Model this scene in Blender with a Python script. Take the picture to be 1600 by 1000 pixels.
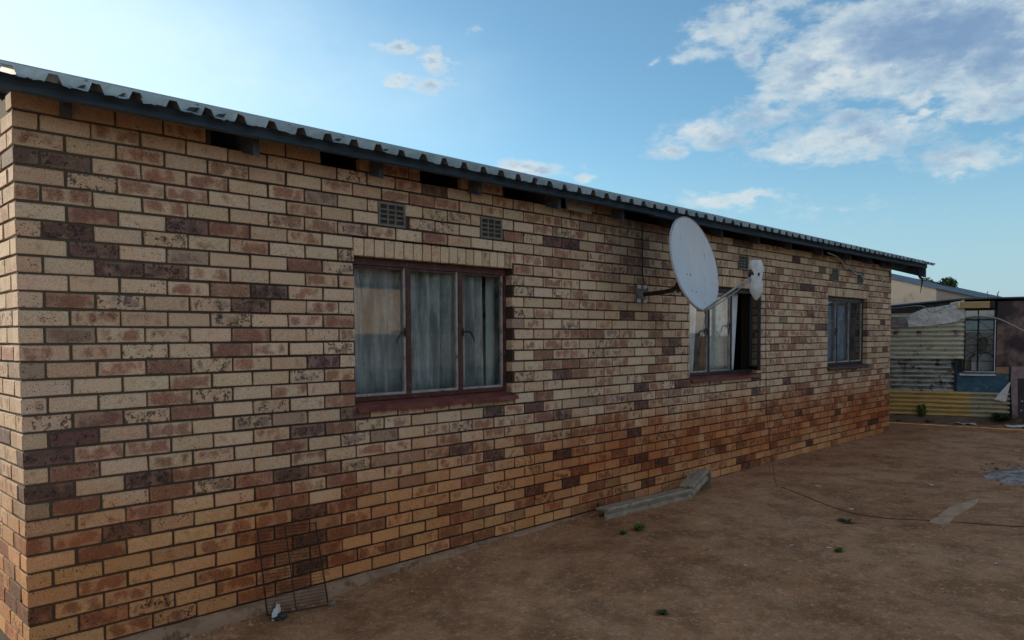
import bpy, math, random
from math import radians, sin, cos, pi
from mathutils import Vector, Matrix, noise
for o in list(bpy.data.objects): bpy.data.objects.remove(o)
random.seed(7)
SC = bpy.context.scene; COL = SC.collection

# ------------------------------------------------------------------ camera
F_PX, YAW, PIT, ROL = 1180.4, .7782, -.0425, -.0052
CAM = Vector((-.9113, -4.1763, 1.5582))
fw = Vector((cos(YAW)*cos(PIT), sin(YAW)*cos(PIT), sin(PIT)))
rt = Vector((sin(YAW), -cos(YAW), 0)); up = rt.cross(fw)
rt2 = cos(ROL)*rt + sin(ROL)*up; up2 = -sin(ROL)*rt + cos(ROL)*up
cd = bpy.data.cameras.new('camera'); cam = bpy.data.objects.new('camera', cd); COL.objects.link(cam)
m = Matrix((rt2, up2, -fw)).transposed().to_4x4(); m.translation = CAM; cam.matrix_world = m
cd.sensor_width = 36; cd.lens = F_PX/1600*36; cd.shift_y = 75.36/1600; cd.clip_end = 3000; cd.clip_start = .05
SC.camera = cam
SC.render.resolution_x, SC.render.resolution_y = 1024, 640
def ray(x, y): return fw + (x-800)/F_PX*rt2 - (y-575.36)/F_PX*up2
def dirangles(x, y):
    d = ray(x, y).normalized(); return math.degrees(math.atan2(d.y, d.x)), math.degrees(math.asin(d.z))

# ------------------------------------------------------------------ sky and sun
SUN_AZ, SUN_EL = 100, 13.5          # degrees, azimuth from +X towards +Y
SKY_K = .1
w = bpy.data.worlds.new('World'); SC.world = w; w.use_nodes = True
nt = w.node_tree; N = nt.nodes; Lk = nt.links; N.clear()
def nd(t, **k):
    n = N.new(t)
    for a, b in k.items():
        if a.startswith('i_'):
            s = a[2:]; n.inputs[int(s) if s.isdigit() else s].default_value = b
        else: setattr(n, a, b)
    return n
def mth(op, a, b=None, c=None, clamp=False):
    n = N.new('ShaderNodeMath'); n.operation = op; n.use_clamp = clamp
    for i, v in enumerate((a, b, c)):
        if v is None: continue
        if isinstance(v, (int, float)): n.inputs[i].default_value = v
        else: Lk.new(v, n.inputs[i])
    return n.outputs[0]
out = nd('ShaderNodeOutputWorld'); bg = nd('ShaderNodeBackground'); Lk.new(bg.outputs[0], out.inputs[0])
bg.inputs[1].default_value = SKY_K
sky = nd('ShaderNodeTexSky'); sky.sky_type = 'NISHITA'; sky.sun_disc = False
sky.sun_elevation = radians(SUN_EL); sky.sun_rotation = radians(90-SUN_AZ)
sky.air_density = 1.0; sky.dust_density = 3.2; sky.ozone_density = 2.2; sky.altitude = 1400
tc = nd('ShaderNodeTexCoord'); sp = nd('ShaderNodeSeparateXYZ'); Lk.new(tc.outputs['Generated'], sp.inputs[0])
az = mth('MULTIPLY', mth('ARCTAN2', sp.outputs[1], sp.outputs[0]), 180/pi)
el = mth('MULTIPLY', mth('ARCSINE', sp.outputs[2]), 180/pi)
cv = nd('ShaderNodeCombineXYZ'); Lk.new(az, cv.inputs[0]); Lk.new(el, cv.inputs[1])
n1 = nd('ShaderNodeTexNoise', i_Scale=.20, i_Detail=6, i_Roughness=.62); 
mp = nd('ShaderNodeVectorMath', operation='MULTIPLY'); mp.inputs[1].default_value = (1, 1.9, 1)
Lk.new(cv.outputs[0], mp.inputs[0]); Lk.new(mp.outputs[0], n1.inputs['Vector'])
sb = nd('ShaderNodeVectorMath', operation='SUBTRACT'); sb.inputs[1].default_value = (.5, .5, .5); Lk.new(n1.outputs['Color'], sb.inputs[0])
sc_ = nd('ShaderNodeVectorMath', operation='MULTIPLY'); sc_.inputs[1].default_value = (5.5, 3.0, 0); Lk.new(sb.outputs[0], sc_.inputs[0])
ad = nd('ShaderNodeVectorMath', operation='ADD'); Lk.new(cv.outputs[0], ad.inputs[0]); Lk.new(sc_.outputs[0], ad.inputs[1])
# cumulus scraps and the large shaded bank, given by their bearing in the sky: (px, py, half-width px, half-height px, peak)
CL = [(625,72,38,14,1.25),(680,97,24,24,1.2),(628,130,24,10,1.2),(675,136,30,14,1.25),(738,42,18,7,.6),
 (825,258,62,16,1.15),(920,274,24,9,1.1),(870,262,90,12,.3),
 (1150,45,95,36,1.0),(1088,86,44,18,.9),(1165,88,42,30,.95),(1215,8,70,22,.8),(1028,95,12,7,.6),
 (1450,62,230,80,2.4),(1340,40,90,42,1.3),(1270,112,90,60,1.6),(1560,70,120,90,1.9),(1370,5,130,26,1.0),(1255,140,60,30,1.2),
 (1200,152,55,16,.9),(1050,230,50,20,.9),(1110,208,70,26,.95),(1180,185,80,26,.95),(1230,238,95,26,.85),(1330,215,170,36,1.1),(1320,182,95,12,.95),
 (1440,148,48,24,1.0),(1420,186,56,14,1.0),(1465,172,24,18,.9),(1530,170,70,26,1.1),(1575,150,80,26,1.1),(1560,112,90,14,.8),
 (1500,245,120,26,1.0),(1595,212,30,16,.8),(1145,314,95,13,1.0),(1190,325,120,18,.3),(1210,316,40,7,.6),(1300,330,160,20,.28)]
mx = None
for (px, py, hw, hh, pk) in CL:
    a, e = dirangles(px, py); a2, _ = dirangles(px+hw, py); _, e2 = dirangles(px, py-hh)
    ra = max(abs(a-a2), .3); re = max(abs(e-e2), .3); ra *= 1.3; re *= 1.35
    v = nd('ShaderNodeVectorMath', operation='MULTIPLY_ADD'); Lk.new(ad.outputs[0], v.inputs[0])
    v.inputs[1].default_value = (1/ra, 1/re, 0); v.inputs[2].default_value = (-a/ra, -e/re, 0)
    ln = nd('ShaderNodeVectorMath', operation='LENGTH'); Lk.new(v.outputs[0], ln.inputs[0])
    r = mth('MULTIPLY_ADD', ln.outputs['Value'], -pk, pk)
    mx = r if mx is None else mth('MAXIMUM', mx, r)
# unseen cloud round the rest of the sky, added to fill the shaded wall
n3 = nd('ShaderNodeTexNoise', i_Scale=3.2, i_Detail=6, i_Roughness=.6)
m3 = nd('ShaderNodeVectorMath', operation='MULTIPLY'); m3.inputs[1].default_value = (1, 1, 3); Lk.new(tc.outputs['Generated'], m3.inputs[0]); Lk.new(m3.outputs[0], n3.inputs['Vector'])
outside = mth('MULTIPLY', mth('SUBTRACT', n3.outputs[0], .47), 7)
# added fill cloud only beyond the part of the sky in view
inaz = nd('ShaderNodeMapRange', i_1=62., i_2=72.); Lk.new(mth('ABSOLUTE', mth('SUBTRACT', az, 45)), inaz.inputs[0])
outside = mth('ADD', outside, mth('MULTIPLY_ADD', inaz.outputs[0], 3., -3.))
mx = mth('MAXIMUM', mx, outside)
n2 = nd('ShaderNodeTexNoise', i_Scale=.75, i_Detail=8, i_Roughness=.62); Lk.new(mp.outputs[0], n2.inputs['Vector'])
dens = mth('ADD', mx, mth('MULTIPLY', mth('SUBTRACT', n2.outputs[0], .52), 1.5))
al = nd('ShaderNodeMapRange', i_1=.06, i_2=1.0, i_4=.92); al.interpolation_type = 'SMOOTHSTEP'; Lk.new(dens, al.inputs[0])
cr = nd('ShaderNodeValToRGB'); Lk.new(mth('MULTIPLY_ADD', n1.outputs[0], 1.5, mth('MULTIPLY_ADD', dens, .42, -.66)), cr.inputs[0])
els = cr.color_ramp.elements
els[0].position = 0; els[0].color = (.22, .28, .32, 1); els[1].position = 1.0; els[1].color = (.085, .135, .21, 1)
for p_, c_ in ((.18, (.30, .32, .315, 1)), (.36, (.25, .285, .30, 1)), (.54, (.165, .215, .265, 1)), (.78, (.105, .155, .225, 1))):
    q = els.new(p_); q.color = c_
cs = nd('ShaderNodeVectorMath', operation='SCALE'); cs.inputs['Scale'].default_value = 1/SKY_K; Lk.new(cr.outputs[0], cs.inputs[0])
# colour balance of the clear sky
tint = nd('ShaderNodeMix', data_type='RGBA', blend_type='MULTIPLY'); tint.inputs[0].default_value = 1
Lk.new(sky.outputs[0], tint.inputs[6]); tint.inputs[7].default_value = (.64, .83, .80, 1)
# pale dust haze low over the horizon
hz = nd('ShaderNodeMapRange', i_1=15., i_2=-1., i_4=.85); hz.interpolation_type = 'SMOOTHSTEP'; Lk.new(el, hz.inputs[0])
hmix = nd('ShaderNodeMix', data_type='RGBA'); Lk.new(hz.outputs[0], hmix.inputs[0]); Lk.new(tint.outputs[2], hmix.inputs[6]); hmix.inputs[7].default_value = (.165/SKY_K, .235/SKY_K, .28/SKY_K, 1)
# thin veil of haze towards the sun
def blob(px, py, hw, hh):
    a, e = dirangles(px, py); a2, _ = dirangles(px+hw, py); _, e2 = dirangles(px, py-hh); ra, re = abs(a-a2), abs(e-e2)
    v = nd('ShaderNodeVectorMath', operation='MULTIPLY_ADD'); Lk.new(ad.outputs[0], v.inputs[0]); v.inputs[1].default_value = (1/ra, 1/re, 0); v.inputs[2].default_value = (-a/ra, -e/re, 0)
    ln = nd('ShaderNodeVectorMath', operation='LENGTH'); Lk.new(v.outputs[0], ln.inputs[0])
    q = nd('ShaderNodeMapRange', i_1=1., i_2=0.); q.interpolation_type = 'SMOOTHERSTEP'; Lk.new(ln.outputs['Value'], q.inputs[0]); return q.outputs[0]
veil = mth('MAXIMUM', mth('MULTIPLY', blob(20, 60, 800, 420), .72), mth('MULTIPLY', blob(420, 140, 560, 230), .30))
veil = mth('MULTIPLY', veil, mth('MULTIPLY_ADD', n1.outputs[0], .7, .65))
vmix = nd('ShaderNodeMix', data_type='RGBA'); Lk.new(veil, vmix.inputs[0]); Lk.new(hmix.outputs[2], vmix.inputs[6]); vmix.inputs[7].default_value = (.32/SKY_K, .40/SKY_K, .43/SKY_K, 1)
lit = nd('ShaderNodeMix', data_type='RGBA'); Lk.new(inaz.outputs[0], lit.inputs[0]); Lk.new(cs.outputs[0], lit.inputs[6])
lit.inputs[7].default_value = (.56/SKY_K, .47/SKY_K, .39/SKY_K, 1)      # unseen added cloud, kept bright and warm as fill light
mixc = nd('ShaderNodeMix', data_type='RGBA'); Lk.new(al.outputs[0], mixc.inputs[0]); Lk.new(vmix.outputs[2], mixc.inputs[6]); Lk.new(lit.outputs[2], mixc.inputs[7])
Lk.new(mixc.outputs[2], bg.inputs[0])
sd = bpy.data.lights.new('sun', 'SUN'); sd.energy = 2.0; sd.angle = radians(.5); sd.color = (1, .86, .68)
sun = bpy.data.objects.new('sun', sd); COL.objects.link(sun)
sv = Vector((cos(radians(SUN_AZ))*cos(radians(SUN_EL)), sin(radians(SUN_AZ))*cos(radians(SUN_EL)), sin(radians(SUN_EL))))
sun.rotation_euler = sv.to_track_quat('Z', 'Y').to_euler()
vs = SC.view_settings; vs.view_transform = 'Standard'; vs.look = 'None'; vs.gamma = 1; vs.exposure = 1.34; vs.use_curve_mapping = False
SC.render.engine = 'CYCLES'

# ------------------------------------------------------------------ material helpers
class NT:
    def __init__(s, name):
        s.m = bpy.data.materials.new(name); s.m.use_nodes = True; s.t = s.m.node_tree; s.N = s.t.nodes; s.N.clear()
        s.out = s.N.new('ShaderNodeOutputMaterial'); s.p = s.N.new('ShaderNodeBsdfPrincipled'); s.t.links.new(s.p.outputs[0], s.out.inputs[0])
        s.p.inputs['Specular IOR Level'].default_value = .3
    def n(s, t, **k):
        n = s.N.new(t)
        for a, b in k.items():
            if a.startswith('i_'):
                q = a[2:]; n.inputs[int(q) if q.isdigit() else q].default_value = b
            else: setattr(n, a, b)
        return n
    def l(s, a, b): s.t.links.new(a, b)
    def math(s, op, a, b=None, c=None, clamp=False):
        n = s.N.new('ShaderNodeMath'); n.operation = op; n.use_clamp = clamp
        for i, v in enumerate((a, b, c)):
            if v is None: continue
            if isinstance(v, (int, float)): n.inputs[i].default_value = v
            else: s.l(v, n.inputs[i])
        return n.outputs[0]
    def vec(s, kind='obj'):
        if kind == 'world': return s.n('ShaderNodeNewGeometry').outputs['Position']
        return s.n('ShaderNodeTexCoord').outputs['Object']
    def noise(s, v, scale, detail=4, rough=.6, stretch=None):
        if stretch:
            q = s.n('ShaderNodeVectorMath', operation='MULTIPLY'); q.inputs[1].default_value = stretch; s.l(v, q.inputs[0]); v = q.outputs[0]
        n = s.n('ShaderNodeTexNoise', i_Scale=scale, i_Detail=detail, i_Roughness=rough); s.l(v, n.inputs['Vector']); return n.outputs[0]
    def mr(s, v, a, b, c=0., d=1., smooth=True):
        n = s.n('ShaderNodeMapRange', i_1=a, i_2=b, i_3=c, i_4=d)
        if smooth: n.interpolation_type = 'SMOOTHSTEP'
        if isinstance(v, (int, float)): n.inputs[0].default_value = v
        else: s.l(v, n.inputs[0])
        return n.outputs[0]
    def mix(s, f, a, b, mode='MIX'):
        n = s.n('ShaderNodeMix', data_type='RGBA', blend_type=mode)
        for i, v in ((0, f), (6, a), (7, b)):
            if isinstance(v, (int, float)): n.inputs[i].default_value = v
            elif isinstance(v, tuple): n.inputs[i].default_value = (*v[:3], 1)
            else: s.l(v, n.inputs[i])
        return n.outputs[2]
    def bump(s, h, st=.3, dist=.01):
        b = s.n('ShaderNodeBump', i_Strength=st, i_Distance=dist); s.l(h, b.inputs['Height']); s.l(b.outputs[0], s.p.inputs['Normal'])
    def col(s, c):
        if isinstance(c, tuple): s.p.inputs['Base Color'].default_value = (*c, 1)
        else: s.l(c, s.p.inputs['Base Color'])
    def rough(s, r):
        if isinstance(r, (int, float)): s.p.inputs['Roughness'].default_value = r
        else: s.l(r, s.p.inputs['Roughness'])
M = {}
def simple(name, c, c2=None, scale=8, rough=.7, metal=0, bump=.15, bs=60, stretch=None, lo=.35, hi=.65, space='obj', c3=None, scale3=25, bd=.004):
    t = NT(name); v = t.vec(space)
    if c2: 
        col = t.mix(t.mr(t.noise(v, scale, 6, .65, stretch), lo, hi), c, c2)
        if c3: col = t.mix(t.mr(t.noise(v, scale3, 4, .7, stretch), .58, .68), col, c3)
        t.col(col)
    else: t.col(c)
    t.rough(rough); t.p.inputs['Metallic'].default_value = metal
    if bump: t.bump(t.noise(v, bs, 4, .6, stretch), bump, bd)
    M[name] = t.m; return t.m

# bricks: every brick carries its own body colour, blotch colour and (blotch, speckle, seed)
def brick_material():
    t = NT('face_brick'); pos = t.vec('world')
    def attr(nm):
        a = t.n('ShaderNodeAttribute', attribute_name=nm, attribute_type='GEOMETRY'); b = t.n('ShaderNodeAttribute', attribute_name=nm, attribute_type='OBJECT')
        v = t.n('ShaderNodeVectorMath', operation='ADD'); t.l(a.outputs['Vector'], v.inputs[0]); t.l(b.outputs['Vector'], v.inputs[1]); return v.outputs[0]
    base, blot, par = attr('body'), attr('blotch'), attr('firing')
    ps = t.n('ShaderNodeSeparateXYZ'); t.l(par, ps.inputs[0])
    uv = t.n('ShaderNodeUVMap'); us = t.n('ShaderNodeSeparateXYZ'); t.l(uv.outputs[0], us.inputs[0])
    eu = t.math('SUBTRACT', .5, t.math('ABSOLUTE', t.math('SUBTRACT', us.outputs[0], .5)))
    ev = t.math('SUBTRACT', .5, t.math('ABSOLUTE', t.math('SUBTRACT', us.outputs[1], .5)))
    off = t.n('ShaderNodeCombineXYZ'); t.l(ps.outputs[2], off.inputs[1]); 
    pv = t.n('ShaderNodeVectorMath', operation='ADD'); t.l(pos, pv.inputs[0]); t.l(off.outputs[0], pv.inputs[1]); P = pv.outputs[0]
    inner = t.math('MULTIPLY', t.mr(eu, .0, .14), t.mr(ev, .0, .26))
    nb = t.noise(P, 15, 3, .5, (1, 1, .8))
    thr = t.math('SUBTRACT', .80, t.math('MULTIPLY', ps.outputs[0], .50))
    nbi = t.math('MULTIPLY', nb, t.math('MULTIPLY_ADD', inner, .28, .72))
    bm = t.mr(t.math('SUBTRACT', nbi, thr), -.11, .14)
    bm = t.math('MULTIPLY', bm, t.math('MULTIPLY_ADD', t.noise(P, 70, 5, .75), 1.1, .22), clamp=True)
    c = t.mix(bm, base, blot)
    # dark iron specks
    v1 = t.n('ShaderNodeTexVoronoi', feature='F1', i_Scale=85.); t.l(P, v1.inputs['Vector'])
    sz = t.math('MULTIPLY', t.noise(P, 60, 2), .30)
    gate = t.mr(t.noise(P, 24, 3), .46, .60)
    sp1 = t.math('LESS_THAN', v1.outputs[0], t.math('MULTIPLY', sz, t.math('ADD', .30, t.math('MULTIPLY_ADD', ps.outputs[1], t.math('MULTIPLY_ADD', gate, 3.1, .6), .28))))
    c = t.mix(t.math('MULTIPLY', sp1, .72), c, (.035, .022, .025))
    # big burnt specks in speckled bricks
    big = t.math('MULTIPLY', t.mr(t.noise(P, 62, 5, .75, (1, 1, .9)), .52, .60), t.math('MULTIPLY', t.mr(ps.outputs[1], .45, .8), t.math('MULTIPLY', inner, gate)))
    c = t.mix(t.math('MULTIPLY', big, .85), c, (.030, .022, .026))
    v2 = t.n('ShaderNodeTexVoronoi', feature='F1', i_Scale=170.); t.l(P, v2.inputs['Vector'])
    sp2 = t.math('LESS_THAN', v2.outputs[0], t.math('MULTIPLY', t.mr(t.noise(P, 33, 3), .45, .7), .34))
    c = t.mix(t.math('MULTIPLY', sp2, .55), c, (.10, .055, .04))
    warm = t.mr(t.noise(P, 9, 4, .6), .45, .72)
    c = t.mix(t.math('MULTIPLY', warm, .30), c, t.mix(1., c, (.95, .66, .50), 'MULTIPLY'))
    grain = t.noise(P, 150, 5, .75)
    c = t.mix(.75, c, t.mix(t.mr(grain, .3, .7, smooth=False), (.22, .22, .22), (.80, .78, .76)), 'OVERLAY')
    rimn = t.mr(t.math('ADD', t.math('MINIMUM', t.math('MULTIPLY', eu, 3.0), ev), t.math('MULTIPLY', t.math('SUBTRACT', t.noise(P, 55, 3), .5), .22)), .0, .10)
    c = t.mix(t.math('MULTIPLY_ADD', rimn, -.40, .40), c, t.mix(1., c, (.60, .52, .46), 'MULTIPLY'))
    smear = t.math('MULTIPLY', t.mr(t.noise(P, 17, 4, .7), .60, .68), t.mr(ev, .30, .0))
    c = t.mix(t.math('MULTIPLY', smear, .55), c, (.20, .15, .105))
    # soil splashed up the wall from the yard
    xs = t.n('ShaderNodeSeparateXYZ'); t.l(pos, xs.inputs[0]); X, Z = xs.outputs[0], xs.outputs[2]
    big_n = t.noise(pos, 1.1, 4, .6)
    z2 = t.math('ADD', t.math('ADD', Z, t.math('MULTIPLY', t.math('SUBTRACT', big_n, .5), .55)), t.math('MULTIPLY', t.math('SUBTRACT', t.noise(pos, 6.5, 6, .7, (1, 1, .35)), .5), .55))
    s1 = t.mr(z2, 1.05, .32)
    c = t.mix(t.math('MULTIPLY', s1, .92), c, t.mix(1., c, (1.0, .68, .40), 'MULTIPLY'))
    # deep red-brown run along the lower wall, strongest in the middle of its length
    band = t.math('MULTIPLY', t.mr(z2, .98, .62), t.mr(z2, .05, .38))
    bx = t.math('MULTIPLY', t.mr(X, 2.6, 4.8), t.mr(t.noise(pos, 3.1, 5, .65), .30, .55))
    c = t.mix(t.math('MULTIPLY', t.math('MULTIPLY', band, bx), .80), c, t.mix(1., c, (.72, .43, .26), 'MULTIPLY'))
    bl = t.math('MULTIPLY', t.math('MULTIPLY', t.mr(z2, .95, .5), t.mr(t.noise(pos, .8, 3), .42, .6)), .45)
    c = t.mix(bl, c, t.mix(1., c, (.88, .60, .40), 'MULTIPLY'))
    # soot under the eave beside the dish and eave shade painted into the colour all along the top
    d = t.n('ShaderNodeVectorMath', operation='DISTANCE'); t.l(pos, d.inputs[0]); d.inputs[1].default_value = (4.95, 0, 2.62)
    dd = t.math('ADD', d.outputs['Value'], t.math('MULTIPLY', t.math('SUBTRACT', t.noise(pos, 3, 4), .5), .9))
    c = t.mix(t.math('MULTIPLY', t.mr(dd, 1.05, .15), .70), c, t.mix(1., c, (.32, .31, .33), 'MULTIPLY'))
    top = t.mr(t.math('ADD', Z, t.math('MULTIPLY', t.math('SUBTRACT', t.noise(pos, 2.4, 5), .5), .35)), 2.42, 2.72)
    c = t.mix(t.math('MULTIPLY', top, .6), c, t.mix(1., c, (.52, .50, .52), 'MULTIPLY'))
    gr = t.noise(pos, .9, 5, .6)
    c = t.mix(.35, c, t.mix(gr, (.34, .33, .32), (.68, .68, .68)), 'OVERLAY')
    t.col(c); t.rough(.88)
    h = t.math('ADD', t.noise(P, 130, 4, .7), t.math('MULTIPLY', sp1, -.8))
    t.bump(h, .45, .003)
    M['brick'] = t.m
brick_material()
t = NT('mortar'); pos = t.vec('world'); xs = t.n('ShaderNodeSeparateXYZ'); t.l(pos, xs.inputs[0])
c = t.mix(t.noise(pos, 30, 5), (.032, .021, .015), (.080, .052, .037))
c = t.mix(t.mr(xs.outputs[0], 1.4, 0), c, t.mix(t.noise(pos, 40, 4), (.075, .062, .045), (.12, .10, .072)))
c = t.mix(t.math('MULTIPLY', t.mr(xs.outputs[2], 1.0, .3), .75), c, t.mix(1., c, (.95, .62, .40), 'MULTIPLY'))
t.col(c); t.rough(.95); t.bump(t.noise(pos, 220, 3), .5, .004); M['mortar'] = t.m

simple('concrete', (.25, .15, .085), (.37, .235, .145), 6, .9, bump=.5, bs=45, c3=(.15, .095, .06), scale3=9, bd=.01, lo=.4, hi=.6)
simple('plaster_in', (.10, .10, .10), rough=.9, bump=0)
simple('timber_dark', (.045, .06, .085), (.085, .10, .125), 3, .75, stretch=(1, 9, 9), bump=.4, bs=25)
simple('timber_purlin', (.035, .075, .13), (.06, .11, .17), 4, .7, stretch=(1, 8, 8), bump=.3, bs=25)  # blue tint paints the glare veil over the eave into the timber
simple('timber_grey', (.20, .19, .165), (.34, .32, .28), 9, .85, stretch=(1, 8, 8), bump=.6, bs=30, c3=(.09, .08, .07), scale3=14)
simple('galv', (.19, .235, .24), (.30, .345, .34), 5, .58, .2, bump=.12, bs=25, c3=(.28, .27, .24), scale3=9)
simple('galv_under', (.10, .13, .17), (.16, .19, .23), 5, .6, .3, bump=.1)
simple('frame_red', (.058, .018, .014), (.095, .034, .025), 14, .5, bump=.3, bs=70, c3=(.16, .12, .11), scale3=30)
simple('frame_black', (.012, .012, .015), (.035, .035, .04), 14, .5, bump=.2)
simple('putty', (.13, .075, .07), (.44, .42, .38), 11, .8, bump=.5, bs=70, c3=(.075, .03, .028), scale3=22, lo=.46, hi=.58)
simple('putty_light', (.40, .37, .33), (.27, .235, .21), 9, .8, bump=.5, bs=70, c3=(.10, .05, .045), scale3=16)
simple('putty_grey', (.14, .14, .14), (.27, .27, .26), 20, .8, bump=.5, bs=70, c3=(.05, .05, .05), scale3=30)
simple('sill_red', (.13, .034, .026), (.20, .062, .045), 9, .45, bump=.35, bs=50, c3=(.20, .11, .09), scale3=28)
simple('sill_dark', (.055, .026, .026), (.095, .045, .042), 9, .5, bump=.35, bs=50)
simple('vent', (.13, .135, .115), (.19, .185, .16), 12, .8, bump=.3)
simple('black', (.006, .006, .008), rough=.9, bump=0)
simple('dish_white', (.56, .59, .61), (.62, .64, .65), 2.5, .38, bump=0, stretch=(5, 5, .8), c3=(.40, .40, .39), scale3=5, lo=.3, hi=.7)
simple('dish_rim', (.50, .52, .54), rough=.4, bump=0)
simple('bracket', (.012, .013, .016), (.04, .035, .035), 20, .5, bump=.2)
simple('steel_arm', (.30, .31, .31), (.42, .43, .43), 12, .45, .4, bump=.1)
simple('white_bag', (.55, .56, .56), (.70, .71, .70), 12, .45, bump=.6, bs=30)
simple('wire_dark', (.02, .016, .014), (.05, .03, .02), 30, .7, bump=0)
simple('cable_white', (.38, .37, .35), rough=.6, bump=0)
simple('cable_black', (.02, .02, .02), rough=.6, bump=0)
simple('gutter', (.30, .255, .185), (.42, .365, .28), 10, .6, .2, bump=.35, bs=30, c3=(.13, .09, .065), scale3=16)
simple('stone', (.14, .10, .075), (.26, .21, .165), 5, .9, bump=.4, bs=30)
simple('clod', (.30, .17, .095), (.44, .27, .16), 4, .95, bump=.4, bs=30, space='world')
simple('twig', (.30, .23, .15), (.12, .08, .05), 3, .9, space='world')
simple('litter_white', (.55, .55, .54), (.68, .68, .66), 12, .6, bump=.4)
simple('litter_dark', (.02, .022, .02), (.05, .05, .05), 12, .5, bump=.2)
simple('ash', (.40, .38, .35), (.20, .15, .11), 5, .95, bump=.7, bs=40, lo=.42, hi=.58, bd=.01, c3=(.06, .05, .045), scale3=14, space='world')
simple('slab', (.44, .28, .17), (.55, .37, .24), 8, .9, bump=.4)
simple('leaf', (.065, .10, .015), (.12, .17, .03), 12, .6, bump=0)
simple('leaf_dark', (.035, .045, .012), (.06, .075, .022), 3, .7, bump=0)
simple('bark', (.06, .045, .035), (.10, .08, .06), 12, .9)
simple('lace', (.19, .195, .19), (.50, .50, .49), 3.5, .9, stretch=(6, 1, .6), bump=.2)  # vertical streaks paint fold light and shade into the cloth
simple('curtain_white', (.66, .66, .68), (.78, .78, .79), 6, .9, bump=.1)
simple('curtain_cream', (.60, .60, .55), (.74, .73, .67), 5, .9, stretch=(5, 1, .5), bump=.1)
simple('curtain_blue', (.22, .29, .38), (.40, .47, .55), 5, .9, stretch=(5, 1, .6), bump=.1)
simple('peach', (.42, .27, .16), (.50, .33, .20), 2, .9, space='world')
simple('roof_brown', (.10, .06, .05), (.14, .09, .075), 3, .8, space='world')
simple('fence_grey', (.05, .055, .055), (.09, .09, .09), 3, .9, space='world')
simple('plaster_beige', (.30, .275, .235), (.38, .35, .30), .9, .92, bump=.3, bs=8, c3=(.22, .20, .17), scale3=1.6, space='world')
simple('tin_dark', (.07, .085, .10), (.12, .135, .15), 2, .6, .2)
# shack sheets
def sheet_mat(name, c, c2, rust, amt, c_right=None, xsplit=0):
    t = NT(name); v = t.vec()
    col = t.mix(t.mr(t.noise(v, 3, 5, .6, (1, 1, 4)), .35, .65), c, c2)
    if c_right:
        s = t.n('ShaderNodeSeparateXYZ'); t.l(v, s.inputs[0])
        col = t.mix(t.mr(s.outputs[0], xsplit-.02, xsplit+.03), col, c_right)
    s = t.n('ShaderNodeSeparateXYZ'); t.l(v, s.inputs[0])
    r = t.mr(t.noise(v, 5.5, 7, .72), amt, amt+.10)
    col = t.mix(r, col, rust)
    gz_ = t.n('ShaderNodeSeparateXYZ'); t.l(v, gz_.inputs[0])
    col = t.mix(t.math('MULTIPLY', t.mr(gz_.outputs[1], -.030, .004), t.mr(t.noise(v, 5, 5, .7, (1, 1, 3)), .34, .58)), col, t.mix(1., col, (.42, .34, .26), 'MULTIPLY'))  # valleys darkened: rib shade and grime put into the colour
    r2 = t.mr(t.noise(v, 10, 5, .7, (3, 1, .6)), .62, .72)
    col = t.mix(r2, col, (.06, .04, .028))
    t.col(col); t.rough(.7); t.p.inputs['Metallic'].default_value = .1; t.bump(t.noise(v, 30, 4), .25, .004); M[name] = t.m
sheet_mat('sheet_cream', (.72, .67, .50), (.58, .56, .44), (.19, .08, .04), .555)
sheet_mat('sheet_grey', (.42, .42, .39), (.58, .58, .54), (.04, .045, .045), .52)
sheet_mat('sheet_yellow', (.74, .50, .20), (.60, .39, .14), (.17, .09, .03), .62, (.50, .43, .28), 1.26)
simple('blue_board', (.035, .10, .155), (.07, .15, .20), 6, .6, bump=.2, c3=(.16, .22, .23), scale3=16)
simple('peach_board', (.36, .20, .11), (.42, .25, .14), 8, .8)
simple('brown_board', (.060, .044, .046), (.30, .19, .155), 2.2, .75, bump=.25, bs=12, c3=(.045, .032, .033), scale3=4, lo=.45, hi=.68)
simple('purple_board', (.055, .040, .045), (.10, .075, .075), 6, .8, stretch=(1, 1, 5))
simple('white_wrap', (.70, .67, .62), (.80, .77, .72), 5, .7, bump=.8, bs=9, c3=(.30, .26, .26), scale3=11, bd=.03)
simple('pink_wrap', (.26, .18, .175), (.38, .30, .29), 7, .8, bump=.6, bs=10)
simple('yellow_beam', (.42, .29, .12), (.50, .36, .17), 6, .7, stretch=(1, 6, 6))
simple('door_metal', (.045, .035, .037), (.075, .055, .055), 4, .6)
simple('grille', (.02, .022, .022), (.04, .045, .04), 12, .6, bump=0)
simple('dark_room', (.03, .04, .045), rough=.9, bump=0)
simple('light_room', (.74, .76, .73), (.80, .81, .78), 3, .9, bump=0)
simple('skin_dark', (.022, .013, .010), rough=.55, bump=0)
simple('hair_black', (.004, .004, .004), rough=.8, bump=0)
simple('shirt_grey', (.30, .31, .32), (.42, .43, .43), 9, .9, bump=0)

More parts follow.
